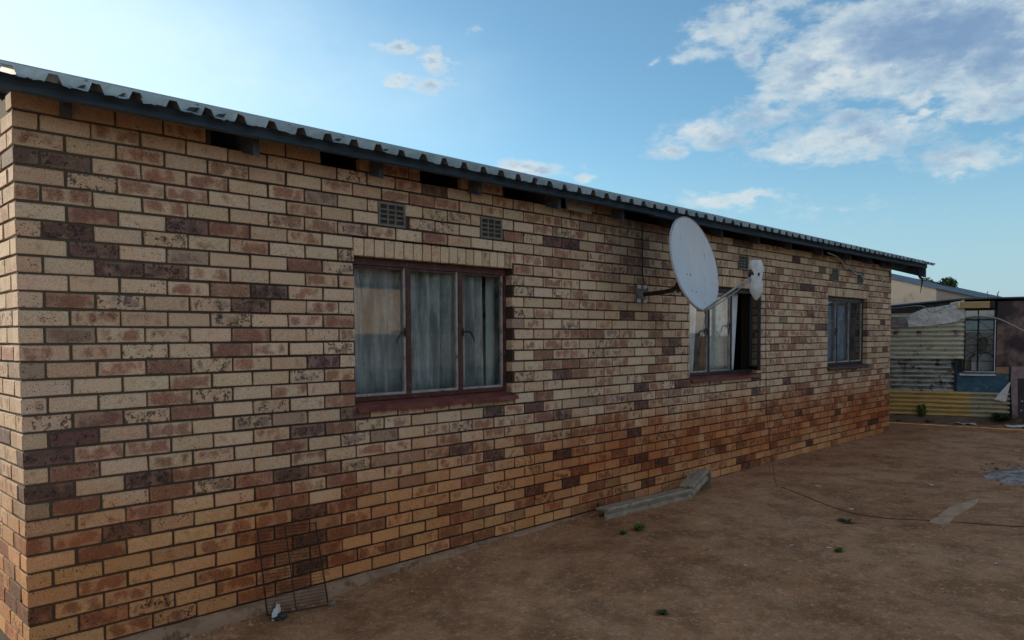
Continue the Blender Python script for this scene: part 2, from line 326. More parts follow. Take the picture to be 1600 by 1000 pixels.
def glass(name, dust, tint):
    t = NT(name); t.N.remove(t.p)
    tr = t.n('ShaderNodeBsdfTransparent'); tr.inputs[0].default_value = (*tint, 1)
    gl = t.n('ShaderNodeBsdfGlossy', i_Roughness=.015); df = t.n('ShaderNodeBsdfDiffuse'); df.inputs[0].default_value = (.25, .26, .25, 1)
    lw = t.n('ShaderNodeLayerWeight', i_Blend=.5); f = t.math('MULTIPLY_ADD', t.math('POWER', lw.outputs['Facing'], 4.), .8, .055)
    a = t.n('ShaderNodeMixShader'); t.l(f, a.inputs[0]); t.l(tr.outputs[0], a.inputs[1]); t.l(gl.outputs[0], a.inputs[2])
    v = t.vec('world'); b = t.n('ShaderNodeMixShader'); t.l(t.math('MULTIPLY', t.mr(t.noise(v, 6, 5, .7), .35, .75), dust), b.inputs[0]); t.l(a.outputs[0], b.inputs[1]); t.l(df.outputs[0], b.inputs[2])
    t.l(b.outputs[0], t.out.inputs[0]); M[name] = t.m
glass('pane', .16, (.92, .95, .95)); glass('pane_clear', .04, (.95, .97, .97))

# ground
t = NT('yard_soil'); v = t.vec('world')
c = t.mix(t.mr(t.noise(v, .55, 6, .6), .35, .65), (.48, .24, .118), (.60, .335, .178))
c = t.mix(t.mr(t.noise(v, 2.6, 6, .7), .42, .62), c, t.mix(1., c, (.66, .62, .58), 'MULTIPLY'))
c = t.mix(t.mr(t.noise(v, 9, 6, .75), .50, .68), c, t.mix(1., c, (1.35, 1.32, 1.28), 'MULTIPLY'))
c = t.mix(t.mr(t.noise(v, 60, 5, .8), .40, .66), c, t.mix(1., c, (.72, .70, .68), 'MULTIPLY'))
vr = t.n('ShaderNodeTexVoronoi', feature='F1', i_Scale=34.); t.l(v, vr.inputs['Vector'])
pb = t.math('MULTIPLY', t.math('LESS_THAN', vr.outputs[0], .13), t.mr(t.noise(v, 5, 3), .5, .56))
c = t.mix(pb, c, (.50, .40, .30))
c = t.mix(t.math('MULTIPLY', t.mr(t.noise(v, 22, 6, .8), .54, .64), .7), c, (.68, .48, .31))
c = t.mix(t.math('MULTIPLY', t.mr(t.noise(v, 15, 6, .8, (1, 1, 1)), .60, .68), .7), c, (.11, .07, .045))
xs = t.n('ShaderNodeSeparateXYZ'); t.l(v, xs.inputs[0])
foot_dark = t.math('MULTIPLY', t.mr(t.math('ADD', xs.outputs[1], t.math('MULTIPLY', t.noise(v, 1.5, 4), .7)), -.75, .15), .40)  # soil darker towards the foot of the wall
c = t.mix(foot_dark, c, t.mix(1., c, (.68, .62, .58), 'MULTIPLY'))
t.col(c); t.rough(.97); t.p.inputs['Specular IOR Level'].default_value = .12
h = t.math('ADD', t.math('MULTIPLY', t.noise(v, 7, 6, .7), 1.6), t.math('ADD', t.math('MULTIPLY', t.noise(v, 40, 6, .8), .8), t.math('MULTIPLY', pb, .3)))
t.bump(h, .7, .02); M['soil'] = t.m
simple('far_soil', (.15, .11, .08), (.2, .15, .11), .2, .95, space='world')

# ------------------------------------------------------------------ mesh helpers
class MB:
    def __init__(s): s.v = []; s.f = []; s.mi = []
    def add(s, vs, fs, mi=0):
        b = len(s.v); s.v += [tuple(q) for q in vs]; s.f += [tuple(b+i for i in f) for f in fs]; s.mi += [mi]*len(fs); return s
    def box(s, x0, x1, y0, y1, z0, z1, mi=0, M_=None):
        vs = [Vector(q) for q in ((x0,y0,z0),(x1,y0,z0),(x1,y1,z0),(x0,y1,z0),(x0,y0,z1),(x1,y0,z1),(x1,y1,z1),(x0,y1,z1))]
        if M_: vs = [M_ @ q for q in vs]
        return s.add(vs, [(0,3,2,1),(4,5,6,7),(0,1,5,4),(1,2,6,5),(2,3,7,6),(3,0,4,7)], mi)
    def quad(s, *p, mi=0): return s.add(p, [tuple(range(len(p)))], mi)
    def tube(s, pts, r, n=6, mi=0, cap=True):
        pts = [Vector(p) for p in pts]; rings = []
        rr = r if isinstance(r, (list, tuple)) else [r]*len(pts)
        prev = None
        for i, p in enumerate(pts):
            d = (pts[min(i+1, len(pts)-1)]-pts[max(i-1, 0)]).normalized()
            if prev is None:
                a = d.orthogonal().normalized()
            else:
                a = (prev - d*prev.dot(d)); a = a.normalized() if a.length > 1e-6 else d.orthogonal().normalized()
            prev = a; b = d.cross(a)
            rings.append([p + (a*cos(2*pi*k/n)+b*sin(2*pi*k/n))*rr[i] for k in range(n)])
        base = len(s.v)
        for R in rings: s.v += [tuple(q) for q in R]
        for i in range(len(pts)-1):
            for k in range(n):
                a0 = base+i*n+k; a1 = base+i*n+(k+1) % n
                s.f.append((a0, a1, a1+n, a0+n)); s.mi.append(mi)
        if cap:
            s.f.append(tuple(base+k for k in range(n))[::-1]); s.mi.append(mi)
            s.f.append(tuple(base+(len(pts)-1)*n+k for k in range(n))); s.mi.append(mi)
        return s
    def cbox(s, x0, x1, y0, y1, z0, z1, c, mi=0, M_=None):      # box with its edges taken off
        X = (x0, x1); Y = (y0, y1); Z = (z0, z1); vs = []; idx = {}
        for i in (0, 1):
            for j in (0, 1):
                for k in (0, 1):
                    sx = c if i == 0 else -c; sy = c if j == 0 else -c; sz = c if k == 0 else -c
                    idx[(i,j,k,'x')] = len(vs); vs.append(Vector((X[i], Y[j]+sy, Z[k]+sz)))
                    idx[(i,j,k,'y')] = len(vs); vs.append(Vector((X[i]+sx, Y[j], Z[k]+sz)))
                    idx[(i,j,k,'z')] = len(vs); vs.append(Vector((X[i]+sx, Y[j]+sy, Z[k])))
        g = idx; fs = []
        for i in (0, 1): fs.append([g[(i,a,b,'x')] for a, b in ((0,0),(1,0),(1,1),(0,1))][::(1 if i else -1)])
        for j in (0, 1): fs.append([g[(a,j,b,'y')] for a, b in ((0,0),(1,0),(1,1),(0,1))][::(-1 if j else 1)])
        for k in (0, 1): fs.append([g[(a,b,k,'z')] for a, b in ((0,0),(1,0),(1,1),(0,1))][::(1 if k else -1)])
        for j in (0, 1):
            for k in (0, 1): fs.append([g[(0,j,k,'y')], g[(1,j,k,'y')], g[(1,j,k,'z')], g[(0,j,k,'z')]][::(1 if (j == k) else -1)])
        for i in (0, 1):
            for k in (0, 1): fs.append([g[(i,0,k,'x')], g[(i,1,k,'x')], g[(i,1,k,'z')], g[(i,0,k,'z')]][::(-1 if (i == k) else 1)])
        for i in (0, 1):
            for j in (0, 1): fs.append([g[(i,j,0,'x')], g[(i,j,1,'x')], g[(i,j,1,'y')], g[(i,j,0,'y')]][::(1 if (i == j) else -1)])
        for i in (0, 1):
            for j in (0, 1):
                for k in (0, 1): fs.append([g[(i,j,k,'x')], g[(i,j,k,'y')], g[(i,j,k,'z')]][::(1 if (i+j+k) % 2 else -1)])
        if M_: vs = [M_ @ q for q in vs]
        return s.add(vs, fs, mi)
    def mesh(s, name, mats):
        me = bpy.data.meshes.new(name); me.from_pydata(s.v, [], s.f)
        for m_ in (mats if isinstance(mats, (list, tuple)) else [mats]): me.materials.append(M[m_] if isinstance(m_, str) else m_)
        me.polygons.foreach_set('material_index', s.mi); me.update(); return me
    def obj(s, name, mats, parent=None, smooth=False, loc=None, **props):
        me = s.mesh(name, mats)
        if smooth: me.polygons.foreach_set('use_smooth', [True]*len(me.polygons))
        return link(name, me, parent, loc, **props)
def link(name, me, parent=None, loc=None, **props):
    o = bpy.data.objects.new(name, me); COL.objects.link(o)
    if parent is not None: o.parent = parent
    if loc is not None: o.location = loc
    for k, v in props.items(): o[k] = v
    return o
def thing(name, label, cat, loc=(0, 0, 0), rz=0, group=None):
    o = bpy.data.objects.new(name, None); COL.objects.link(o); o.location = loc; o.rotation_euler = (0, 0, rz); o.empty_display_size = .2
    o['label'] = label; o['category'] = cat
    if group: o['group'] = group
    return o
def tag(o, label, cat, group=None):
    o['label'] = label; o['category'] = cat
    if group: o['group'] = group
    return o
def fixn(o):
    import bmesh
    bm = bmesh.new(); bm.from_mesh(o.data); bmesh.ops.recalc_face_normals(bm, faces=bm.faces); bm.to_mesh(o.data); bm.free(); return o
def gz(x, y):                                                     # height of the yard
    s = min(max((x-.3)/5.2, 0), 1); s = s*s*(3-2*s)
    z = -.105*(1-s)
    n_ = noise.noise(Vector((x*.7, y*.7, 3.1)))*.022 + noise.noise(Vector((x*2.3, y*2.3, 7.7)))*.007
    k = min(max(-y/.8, 0), 1)
    if -1.2 < x < 14.8 and -4.6 < y < .7: z += noise.noise(Vector((x*9, y*9, 1.3)))*.005 + abs(noise.noise(Vector((x*4.3, y*4.3, 5.3))))*.013 + noise.noise(Vector((x*17, y*17, 8.3)))*.0025
    z += max(0, 1-abs(y+.04)/.22)*(.030+.045*noise.noise(Vector((x*1.9, 4.4, 0))))*(1-s)
    far = 1/(1+max(0, (math.hypot(x-6, y)-16))*.05)
    return z*far + n_*(.35+.65*k)

# ------------------------------------------------------------------ the ground
def axis(a, b, fine0, fine1, st, growth=1.18):
    xs = [fine0]; 
    while xs[-1] < fine1: xs.append(xs[-1]+st)
    s_ = st
    while xs[-1] < b: s_ *= growth; xs.append(xs[-1]+s_)
    s_ = st; lo = [fine0]
    while lo[-1] > a: s_ *= growth; lo.append(lo[-1]-s_)
    return lo[:0:-1]+xs
gx = axis(-600, 900, -1, 14.6, .055); gy = axis(-700, 700, -4.4, .5, .055)
V = []; Fc = []
for y in gy:
    for x in gx:
        z = gz(x, y) if abs(x) < 80 and abs(y) < 80 else 0
        V.append((x, y, z))
nx = len(gx)
for j in range(len(gy)-1):
    for i in range(nx-1): a = j*nx+i; Fc.append((a, a+1, a+nx+1, a+nx))
me = bpy.data.meshes.new('ground'); me.from_pydata(V, [], Fc); me.materials.append(M['soil']); me.polygons.foreach_set('use_smooth', [True]*len(me.polygons))
link('ground', me, kind='structure')

# ------------------------------------------------------------------ the brick house
HOUSE = thing('brick_house', 'long single-storey house of mottled cream and red face brick under a low metal roof', 'house')
EAVE_Y, EAVE_Z, SL = -.36, 2.685, .3116
RID_Y = 3.6
def rz_(y): return EAVE_Z + (y-EAVE_Y)*SL if y <= RID_Y else EAVE_Z + (2*RID_Y-y-EAVE_Y)*SL
XE = 11.96
LOG = .232; CH = .085; TOPZ = 2.55
CU = [0,1,2,3,4,5,6,7,8,10,12,15,25,52]; CC = [0,-.012,-.010,-.003,-.003,.006,.011,.019,.015,.007,.004,-.014,-.010,.0]
def XU(u):
    for i in range(len(CU)-1):
        if u <= CU[i+1]:
            f = (u-CU[i])/(CU[i+1]-CU[i]); return u*LOG + CC[i]*(1-f)+CC[i+1]*f
    return u*LOG
WIN = [(1.873, 3.331), (5.952, 7.432), (9.470, 10.945)]
WZ0, WZ1 = 1.105, 2.21
VENTS = [(2.068, 2.292), (2.995, 3.225), (6.965, 7.19), (9.59, 9.81), (10.51, 10.73)]
VZ0, VZ1 = 2.295, 2.465
HOLES = [(.955, 1.16), (1.64, 1.93), (2.425, 2.81), (3.26, 4.28), (4.62, 12.0)]
# wall core (mortar) with its openings
wc = MB()
Y0, Y1 = .007, .21
def core(x0, x1, z0, z1):
    if x1-x0 > .002 and z1-z0 > .002: wc.box(x0, x1, Y0, Y1, z0, z1)
edges = [.006]
for a, b in WIN: edges += [a-.006, b+.006]
edges += [XE-.004]
for i in range(0, len(edges), 2): core(edges[i], edges[i+1], -.3, 2.628)
for a, b in WIN:
    core(a-.006, b+.006, -.3, WZ0-.02)
    core(a-.006, b+.006, WZ1+.002, 2.628)
last = .006
for a, b in HOLES: 
    if a > last: core(last, a-.004, 2.628, 2.712)
    last = b+.004
# side wall, gable ends, back wall
def gable(x0, x1):
    zt = [(.2155, rz_(.21)-.14), (RID_Y, rz_(RID_Y)-.14), (7.2, rz_(7.2)-.14)]
    vs = []
    for x in (x0, x1):
        for y, z in zt: vs.append((x, y, z))
        vs.append((x, 7.2, -.3)); vs.append((x, .2155, -.3))
    wc.add(vs, [(4,3,2,1,0), (5,6,7,8,9), (0,1,6,5), (1,2,7,6), (2,3,8,7), (3,4,9,8), (4,0,5,9)])
gable(.007, .21); gable(XE-.21, XE-.004)
wc.box(.212, XE-.212, 7.0, 7.2, -.3, rz_(7.2)-.14)
WALL = wc.obj('wall', 'mortar', HOUSE)
inn = MB(); inn.box(.22, XE-.22, .225, 7.0, 2.48, 2.50); inn.box(.22, XE-.22, 3.0, 3.1, -.05, 2.48); inn.box(.22, XE-.22, .225, 7.0, -.08, -.05)
for x in (4.6, 8.6): inn.box(x, x+.1, .225, 3.0, -.05, 2.48)
inn.obj('ceiling', 'plaster_in', HOUSE)

# --- bricks
CREAM = [(.60, .445, .29), (.64, .485, .325), (.57, .41, .265), (.62, .455, .31), (.55, .385, .25), (.66, .49, .335)]
def jit(c, a=.06): k = 1+random.uniform(-a, a); return tuple(min(1, max(0, q*k*(1+random.uniform(-a*.4, a*.4)))) for q in c)
def style(code):
    cr_ = jit(random.choice(CREAM))
    if code == 'c': return cr_, jit((.36, .22, .15)), (random.choice((0, .1, .3, .4)), random.uniform(.05, .5))
    if code == 'r': return cr_, jit((.27, .105, .066), .18), (random.uniform(.52, .86), random.uniform(.1, .45))
    if code == 'R': return jit((.46, .29, .19), .12), jit((.225, .105, .070), .18), (random.uniform(.78, .96), random.uniform(.15, .5))
    if code == 'm': return jit((.37, .27, .19), .1), jit((.22, .14, .10)), (random.uniform(.3, .7), random.uniform(.2, .5))
    if code == 's': return cr_, jit((.20, .14, .125), .15), (random.uniform(.35, .62), random.uniform(.85, 1.0))
    return jit((.26, .165, .12), .2), jit((.105, .064, .052), .25), (random.uniform(.70, 1.0), random.uniform(.6, 1.0))
def rnd_code(x, z):
    p = random.random()
    if z < .45: return 'c' if p < .50 else 'r' if p < .72 else 'R' if p < .84 else 'm' if p < .9 else 's' if p < .95 else 'd'
    return 'c' if p < .43 else 'r' if p < .74 else 'R' if p < .81 else 's' if p < .92 else 'm' if p < .95 else 'd'
ROWS = {-1: 'ccrcccc', 0: 'rcrcrccr', 1: 'ddrrrcrm', 2: 'csrrccrc', 3: 'rrcrccrr', 4: 'cRcdRcrc', 5: 'cdcsrrccs', 6: 'cdcmccRsc', 7: 'ccddrccr', 8: 'cccrRdrc',
 9: 'cRscsdcr', 10: 'crccscrR', 11: 'cmrrcRcc', 12: 'rrscRrcs', 13: 'mcrRsrcd', 14: 'cccrccsr', 15: 'cccrscrc', 16: 'sRsRcsrR', 17: 'cdcrcsmcd', 18: 'drrccrdRs',
 19: 'cRcrrcRcs', 20: 'dcdRccrc', 21: 'mRcRsRdR', 22: 'crRccRrR', 23: 'RrdccrRc', 24: 'cRccrrdR', 25: 'ccccrRRm', 26: 'crrccRdR', 27: 'drrcrRmR', 28: 'cRscrrdR', 29: 'ccrscrRc'}
def uvbox(me):
    uvl = me.uv_layers.new(name='UVMap')
    for p in me.polygons:
        n = p.normal
        for li in p.loop_indices:
            v = me.vertices[me.loops[li].vertex_index].co
            uvl.data[li].uv = (v.x, v.z) if abs(n.y) >= abs(n.x) else (v.y, v.z)
# a brick spec: x0,x1,z0,z1,yf(front),depth,side?   local mesh keyed by size
specs = []
def add_brick(x0, x1, zt, zb, code, depth=.045, side=False, yoff=0.):
    specs.append(dict(x0=x0, x1=x1, z0=zb, z1=zt, d=depth, code=code, side=side, yo=yoff))
def cut_row(x0, x1, z0, z1):
    """pieces of [x0,x1] outside the openings; returns (a,b,touches_opening)"""
    segs = [(x0, x1, False)]
    ops = []
    for a, b in WIN:
        if z0 < WZ1-.01 and z1 > WZ0+.01: ops.append((a, b, 1))
    for a, b in VENTS:
        if z0 < VZ1-.01 and z1 > VZ0+.01: ops.append((a-.004, b+.004, 0))
    if z1 > 2.64:
        for a, b in HOLES: ops.append((a, b, 0))
    for a, b, w_ in ops:
        ns = []
        for (p, q, tch) in segs:
            if q <= a+.001 or p >= b-.001:
                ns.append((p, q, tch or (w_ and (abs(q-a) < .03 or abs(p-b) < .03)))); continue
            if p < a-.025: ns.append((p, a, bool(w_) or tch))
            if q > b+.025: ns.append((b, q, bool(w_) or tch))
        segs = ns
    return segs
for r in range(-2, 30):
    zt = TOPZ - CH*r - .006; zb = zt - .073
    even = (r % 2 == 0); codes = ROWS.get(r, ''); ci = 0
    us = [0] + ([i for i in range(1, 52)] if even else [i+.5 for i in range(0, 52)]) 
    us = [u for u in us if u < 51.4] + [51.56]
    for i in range(len(us)-1):
        a, b = us[i], us[i+1]
        xa = 0 if i == 0 else XU(a)+.0055; xb = XE if i == len(us)-2 else XU(b)-.0055
        if b-a > .9 and i == 0: xb -= .002
        jx = random.uniform(-.002, .002)
        code = codes[i] if i < len(codes) else rnd_code(xa, zb)
        for (p, q, tch) in cut_row(xa+(jx if i else 0), xb+jx*(i < len(us)-2), zb, zt):
            dep = .105 if tch else .045
            if i == 0: dep = .106 if even else .222
            cc = code
            add_brick(p, q, zt+random.uniform(-.0012, .0012), zb+random.uniform(-.0012, .0012), cc, dep, yoff=random.uniform(-.0015, .0015))
    # side wall, running back from the corner
    y = .116 if even else .232
    for k in range(11):
        if y > 2.4: break
        zz = rz_(y)-.16
        if zt < zz: specs.append(dict(side=True, y0=y, y1=y+.222, z0=zb, z1=zt, d=.045, code=rnd_code(0, zb), yo=random.uniform(-.0015, .0015)))
        y += .232
for a, b in WIN:                                                 # brick-on-edge lintels
    n_ = 18; st = (b-a+.006)/n_
    for k in range(n_): add_brick(a-.001+k*st+.004, a-.001+(k+1)*st-.004, WZ1-.008, WZ1-.122+random.uniform(-.001, .001), random.choice('cccccrcc'), .105, yoff=random.uniform(-.001, .001))
def size_on_screen(s):
    if s['side']: P = Vector((0, (s['y0']+s['y1'])/2, (s['z0']+s['z1'])/2)); ar = .222*.073*.25
    else: P = Vector(((s['x0']+s['x1'])/2, 0, (s['z0']+s['z1'])/2)); ar = (s['x1']-s['x0'])*(s['z1']-s['z0'])
    d = P-CAM; zc = d.dot(fw); px = 800+F_PX*d.dot(rt2)/zc; py = 575.36-F_PX*d.dot(up2)/zc
    if px < -10 or py > 1010: return 0
    nrm = Vector((-1, 0, 0)) if s['side'] else Vector((0, -1, 0))
    return ar*abs(d.normalized().dot(nrm))/zc**2
specs.sort(key=size_on_screen, reverse=True)
cache = {}
jb = MB(); ja = []; juv = []
def brick_geo(s):
    m_ = MB()
    if s['side']: m_.cbox(-.002, s['d'], 0, s['y1']-s['y0'], 0, s['z1']-s['z0'], .0022)
    else:
        x0 = -.0 ; m_.cbox(0, s['x1']-s['x0'], 0, s['d'], 0, s['z1']-s['z0'], .0022)
    return rough_up(m_)
def rough_up(m_):
    q = [random.gauss(0, .0011) for _ in range(24)]
    for i in range(0, 24, 3):
        dx, dz = random.gauss(0, .0011), random.gauss(0, .0011); ch = random.random() < .22; k = random.uniform(.003, .008) if ch else 0
        for j in range(3):
            x, y, z = m_.v[i+j]; ins = .5 if (x < .05) else -.5
            w3 = max(v[0] for v in m_.v); h3 = max(v[2] for v in m_.v)
            sx = 1 if x < w3/2 else -1; sz = 1 if z < h3/2 else -1
            if y < .01: x += dx+sx*k*(j != 0)*.7; z += dz+sz*k*(j != 2)*.7; y += random.uniform(0, .0008)+(k*.35 if j == 1 else 0)
            m_.v[i+j] = (x, y, z)
    return m_
def uv_for(mb, s):
    w_ = (s['y1']-s['y0']) if s['side'] else (s['x1']-s['x0']); h_ = s['z1']-s['z0']; res = []
    for f in mb.f:
        c_ = [mb.v[i] for i in f]
        spx = max(q[0] for q in c_)-min(q[0] for q in c_); spy = max(q[1] for q in c_)-min(q[1] for q in c_)
        for q in c_: res.append((((q[0] if spx >= spy else q[1])/w_), q[2]/h_))
    return res
for i, s in enumerate(specs):
    bc, bd, (bl_, spk) = style(s['code']); seed = random.uniform(0, 50)
    s['at'] = (bc, bd, (bl_, spk, seed))
    loc = (0 + s['yo'], s['y0'], s['z0']) if s['side'] else (s['x0'], s['yo'], s['z0'])
    if i < 300:
        if s['side']: key = ('s', round(s['y1']-s['y0'], 3), round(s['z1']-s['z0'], 3), s['d'])
        else: key = (round(s['x1']-s['x0'], 3), round((s['z1']-s['z0'])/.0012), s['d'])
        key = key+(random.randint(0, 5),)
        if key not in cache:
            g = brick_geo(s); me = g.mesh('brick', 'brick'); uvl = me.uv_layers.new(name='UVMap')
            for li, c_ in enumerate(uv_for(g, s)): uvl.data[li].uv = c_
            cache[key] = me
        o = link('brick', cache[key], WALL, loc)
        o['body'] = bc; o['blotch'] = bd; o['firing'] = (bl_, spk, seed)
        o.rotation_euler = (random.uniform(-.004, .004), 0, random.uniform(-.0015, .0015))
    else:
        g = brick_geo(s); juv += uv_for(g, s); b0 = len(jb.v)
        jb.v += [(q[0]+loc[0], q[1]+loc[1], q[2]+loc[2]) for q in g.v]; jb.f += [tuple(b0+k for k in f) for f in g.f]; jb.mi += [0]*len(g.f)
        ja += [s['at']]*len(g.v)
me = jb.mesh('brickwork', 'brick'); uvl = me.uv_layers.new(name='UVMap')
uvl.data.foreach_set('uv', [q for c_ in juv for q in c_])
for k, nm in enumerate(('body', 'blotch', 'firing')):
    at = me.attributes.new(nm, 'FLOAT_VECTOR', 'POINT'); at.data.foreach_set('vector', [q for a in ja for q in a[k]])
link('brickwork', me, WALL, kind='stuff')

# --- rough concrete footing showing at the near end
fb = MB(); pts = []
nxf = 60; x_ = [-.06+4.6*i/nxf for i in range(nxf+1)]
for x in x_:
    pr = .045+.02*noise.noise(Vector((x*5, 0, 0)))+.012*noise.noise(Vector((x*17, 3, 0)))
    zt = -.006+.006*noise.noise(Vector((x*8, 5, 1)))
    pts.append([(x, .02, zt), (x, -.004, zt), (x, -pr*.75, zt-.012-.01*abs(noise.noise(Vector((x*11, 1, 1))))), (x, -pr, zt-.04), (x, -pr-.03, -.3)])
for i in range(nxf):
    for k in range(4): fb.quad(pts[i][k], pts[i+1][k], pts[i+1][k+1], pts[i][k+1])
for k in range(1): fb.quad(*[p for p in pts[0]])
fo = fb.obj('footing', 'concrete', HOUSE)
fixn(fo)

# --- rafters, purlins
def rafter(x, y0=-.20, top=0., depth=.115, wd=.038):
    b = MB(); y1 = RID_Y
    z0 = rz_(y0)-.078-top; z1 = rz_(y1)-.078-top
    vs = [(x-wd/2, y0, z0-depth), (x+wd/2, y0, z0-depth), (x+wd/2, y0, z0), (x-wd/2, y0, z0), (x-wd/2, y1, z1-depth), (x+wd/2, y1, z1-depth), (x+wd/2, y1, z1), (x-wd/2, y1, z1)]
    b.add(vs, [(0,1,2,3), (5,4,7,6), (0,4,5,1), (3,2,6,7), (1,5,6,2), (0,3,7,4)])
    return b.obj('rafter', 'timber_dark', HOUSE)
for k in range(13): rafter(1.135+.87*k+random.uniform(-.02, .02), y0=random.uniform(-.15, -.09), depth=.10)
rafter(.22, y0=-.06, depth=.08); rafter(12.72, y0=-.28, depth=.15); 
def along(y, x0, x1, wd, dp, mat):
    b = MB(); z = rz_(y)-.002
    b.box(x0, x1, y-wd/2, y+wd/2, z-dp-wd*SL/2, z-wd*SL/2); return b.obj('purlin', mat, HOUSE)
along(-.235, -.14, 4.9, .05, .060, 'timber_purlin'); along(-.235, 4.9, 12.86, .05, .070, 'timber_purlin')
for y in (.9, 2.0, 3.2): along(y, -.1, 12.8, .05, .076, 'timber_dark')
along(.26, -.1, 12.8, .05, .076, 'timber_dark')
b = MB(); b.box(11.4, 12.75, -.05, .0, 2.60, 2.735); b.obj('lookout_beam', 'timber_dark', HOUSE)
b = MB(); b.cbox(-.16, .16, -.012, .012, -.05, .05, .004); pl = b.obj('loose_plank', 'timber_grey', HOUSE, loc=(4.06, -.075, 2.648)); pl.rotation_euler = (radians(-8), radians(2), 0)
# block of brick and packing left above the wall beside the gaps
# --- IBR roof sheets
RP = .1735; NR = 4
def sheet_mesh(seed):
    random.seed(seed); b = MB(); x = 0; prof = []
    for k in range(NR):
        x0 = k*RP
        prof += [(x0, 0), (x0+.0175, .037), (x0+.0525, .037), (x0+.07, 0), (x0+.1035, 0), (x0+.107, .0025), (x0+.1105, 0), (x0+.121, 0), (x0+.1245, .0025), (x0+.128, 0), (x0+.155, 0)]
    prof += [(NR*RP, 0), (NR*RP+.0175, .038), (NR*RP+.0525, .038), (NR*RP+.062, .015)]
    ys = [EAVE_Y, EAVE_Y+.03, EAVE_Y+.1, 0.3, 1.2, 2.4, RID_Y]
    n_ = len(prof); dz = [random.uniform(-.002, .002) for _ in prof]
    top = []; 
    for j, y in enumerate(ys):
        row = []
        for i, (px, pz) in enumerate(prof):
            e = 0
            if j == 0: e = random.uniform(-.004, .003)+(.004*noise.noise(Vector((px*9, seed, 0)))) - (.003 if pz < .01 else 0)
            lip = random.uniform(-.006, .006) if j == 0 else 0
            row.append((px, y+lip, rz_(y)+pz+dz[i]*.5+e+(.001 if i >= n_-4 else 0)))
        top.append(row)
    for row in top: b.v += row
    bot0 = len(b.v)
    for row in top: b.v += [(q[0], q[1]+.0003, q[2]-.0016) for q in row]
    for j in range(len(ys)-1):
        for i in range(n_-1):
            a = j*n_+i; b.f.append((a, a+1, a+n_+1, a+n_)); b.mi.append(0)
            a += bot0; b.f.append((a, a+n_, a+n_+1, a+1)); b.mi.append(1)
    for i in range(n_-1): b.f.append((i, bot0+i, bot0+i+1, i+1)); b.mi.append(0)
    return b.mesh('roof_sheet', ['galv', 'galv_under'])
variants = [sheet_mesh(s) for s in (1, 2, 3, 4)]
random.seed(21)
rib271 = CAM + ray(271, 163)*((EAVE_Y-CAM.y)/ray(271, 163).y)
x_start = rib271.x-.035 - RP*NR - RP*1
i = 0; x = x_start
while x < 12.95-.3:
    o = link('roof_sheet', variants[i % 4], HOUSE, (x, random.uniform(-.008, .006), 0)); x += RP*NR; i += 1
XR1 = x+.05
# back slope and ridge cap
b = MB(); b.box(x_start, XR1, RID_Y, RID_Y+.002, 3.85, 3.87)
b = MB(); b.add([(x_start, RID_Y, rz_(RID_Y)+.03), (XR1, RID_Y, rz_(RID_Y)+.03), (XR1, 7.5, rz_(7.5)+.03), (x_start, 7.5, rz_(7.5)+.03), (x_start, RID_Y, rz_(RID_Y)), (XR1, RID_Y, rz_(RID_Y)), (XR1, 7.5, rz_(7.5)), (x_start, 7.5, rz_(7.5))],
                [(0,1,2,3), (7,6,5,4), (0,4,5,1), (2,6,7,3), (1,5,6,2), (0,3,7,4)]); b.obj('roof_slope', 'galv', HOUSE)
b = MB(); zr = rz_(RID_Y)+.040
b.add([(x_start, RID_Y-.2, zr-.2*SL), (XR1, RID_Y-.2, zr-.2*SL), (XR1, RID_Y, zr+.006), (x_start, RID_Y, zr+.006), (XR1, RID_Y+.2, zr-.2*SL+.012), (x_start, RID_Y+.2, zr-.2*SL+.012), (x_start, RID_Y-.205, zr-.2*SL-.03), (XR1, RID_Y-.205, zr-.2*SL-.03)],
      [(0,1,2,3), (3,2,4,5), (6,7,1,0)]); b.obj('ridge_cap', 'galv', HOUSE)
# roofing screws on the ribs over the purlin
b = MB(); k = 0; x = x_start+.035
while x < 12.9:
    if k % 3 == 0 or (random.random() < .15):
        z = rz_(-.235)+.037; xx = x+random.uniform(-.004, .004)
        b.tube([(xx, -.235, z), (xx, -.235, z+.003), (xx, -.235, z+.004), (xx, -.235, z+.010)], [.011, .011, .006, .005], 6)
    x += RP; k += 1
b.obj('roof_screw', 'galv', HOUSE, kind='stuff')
# crumpled scraps of old sheeting lying in the pans
for (px, py, s_) in ((131, 122, .03), (196, 136, .035), (300, 158, .035), (345, 172, .03), (528, 207, .03), (603, 225, .026), (838, 277, .026)):
    d = ray(px, py); P = CAM + d*((EAVE_Y+.05-CAM.y)/d.y); P.z = rz_(P.y)+.003
    b = MB(); random.seed(int(px)); p0 = [(-s_, 0, 0), (-.2*s_, .01, .6*s_), (s_, .0, .75*s_), (.9*s_, .03, .35*s_), (.1*s_, .02, -.0), (-.4*s_, .04, .15*s_)]
    b.add([(q[0], q[1], q[2]) for q in p0]+[(q[0]+.002, q[1]+.012, q[2]+.002) for q in p0], [(0,4,1), (1,4,2), (4,3,2), (6,7,10), (7,8,10), (10,8,9), (0,1,7,6), (1,2,8,7), (2,3,9,8), (3,4,10,9), (4,0,6,10)])
    b.obj('sheet_scrap', 'tin_dark', HOUSE, loc=P)

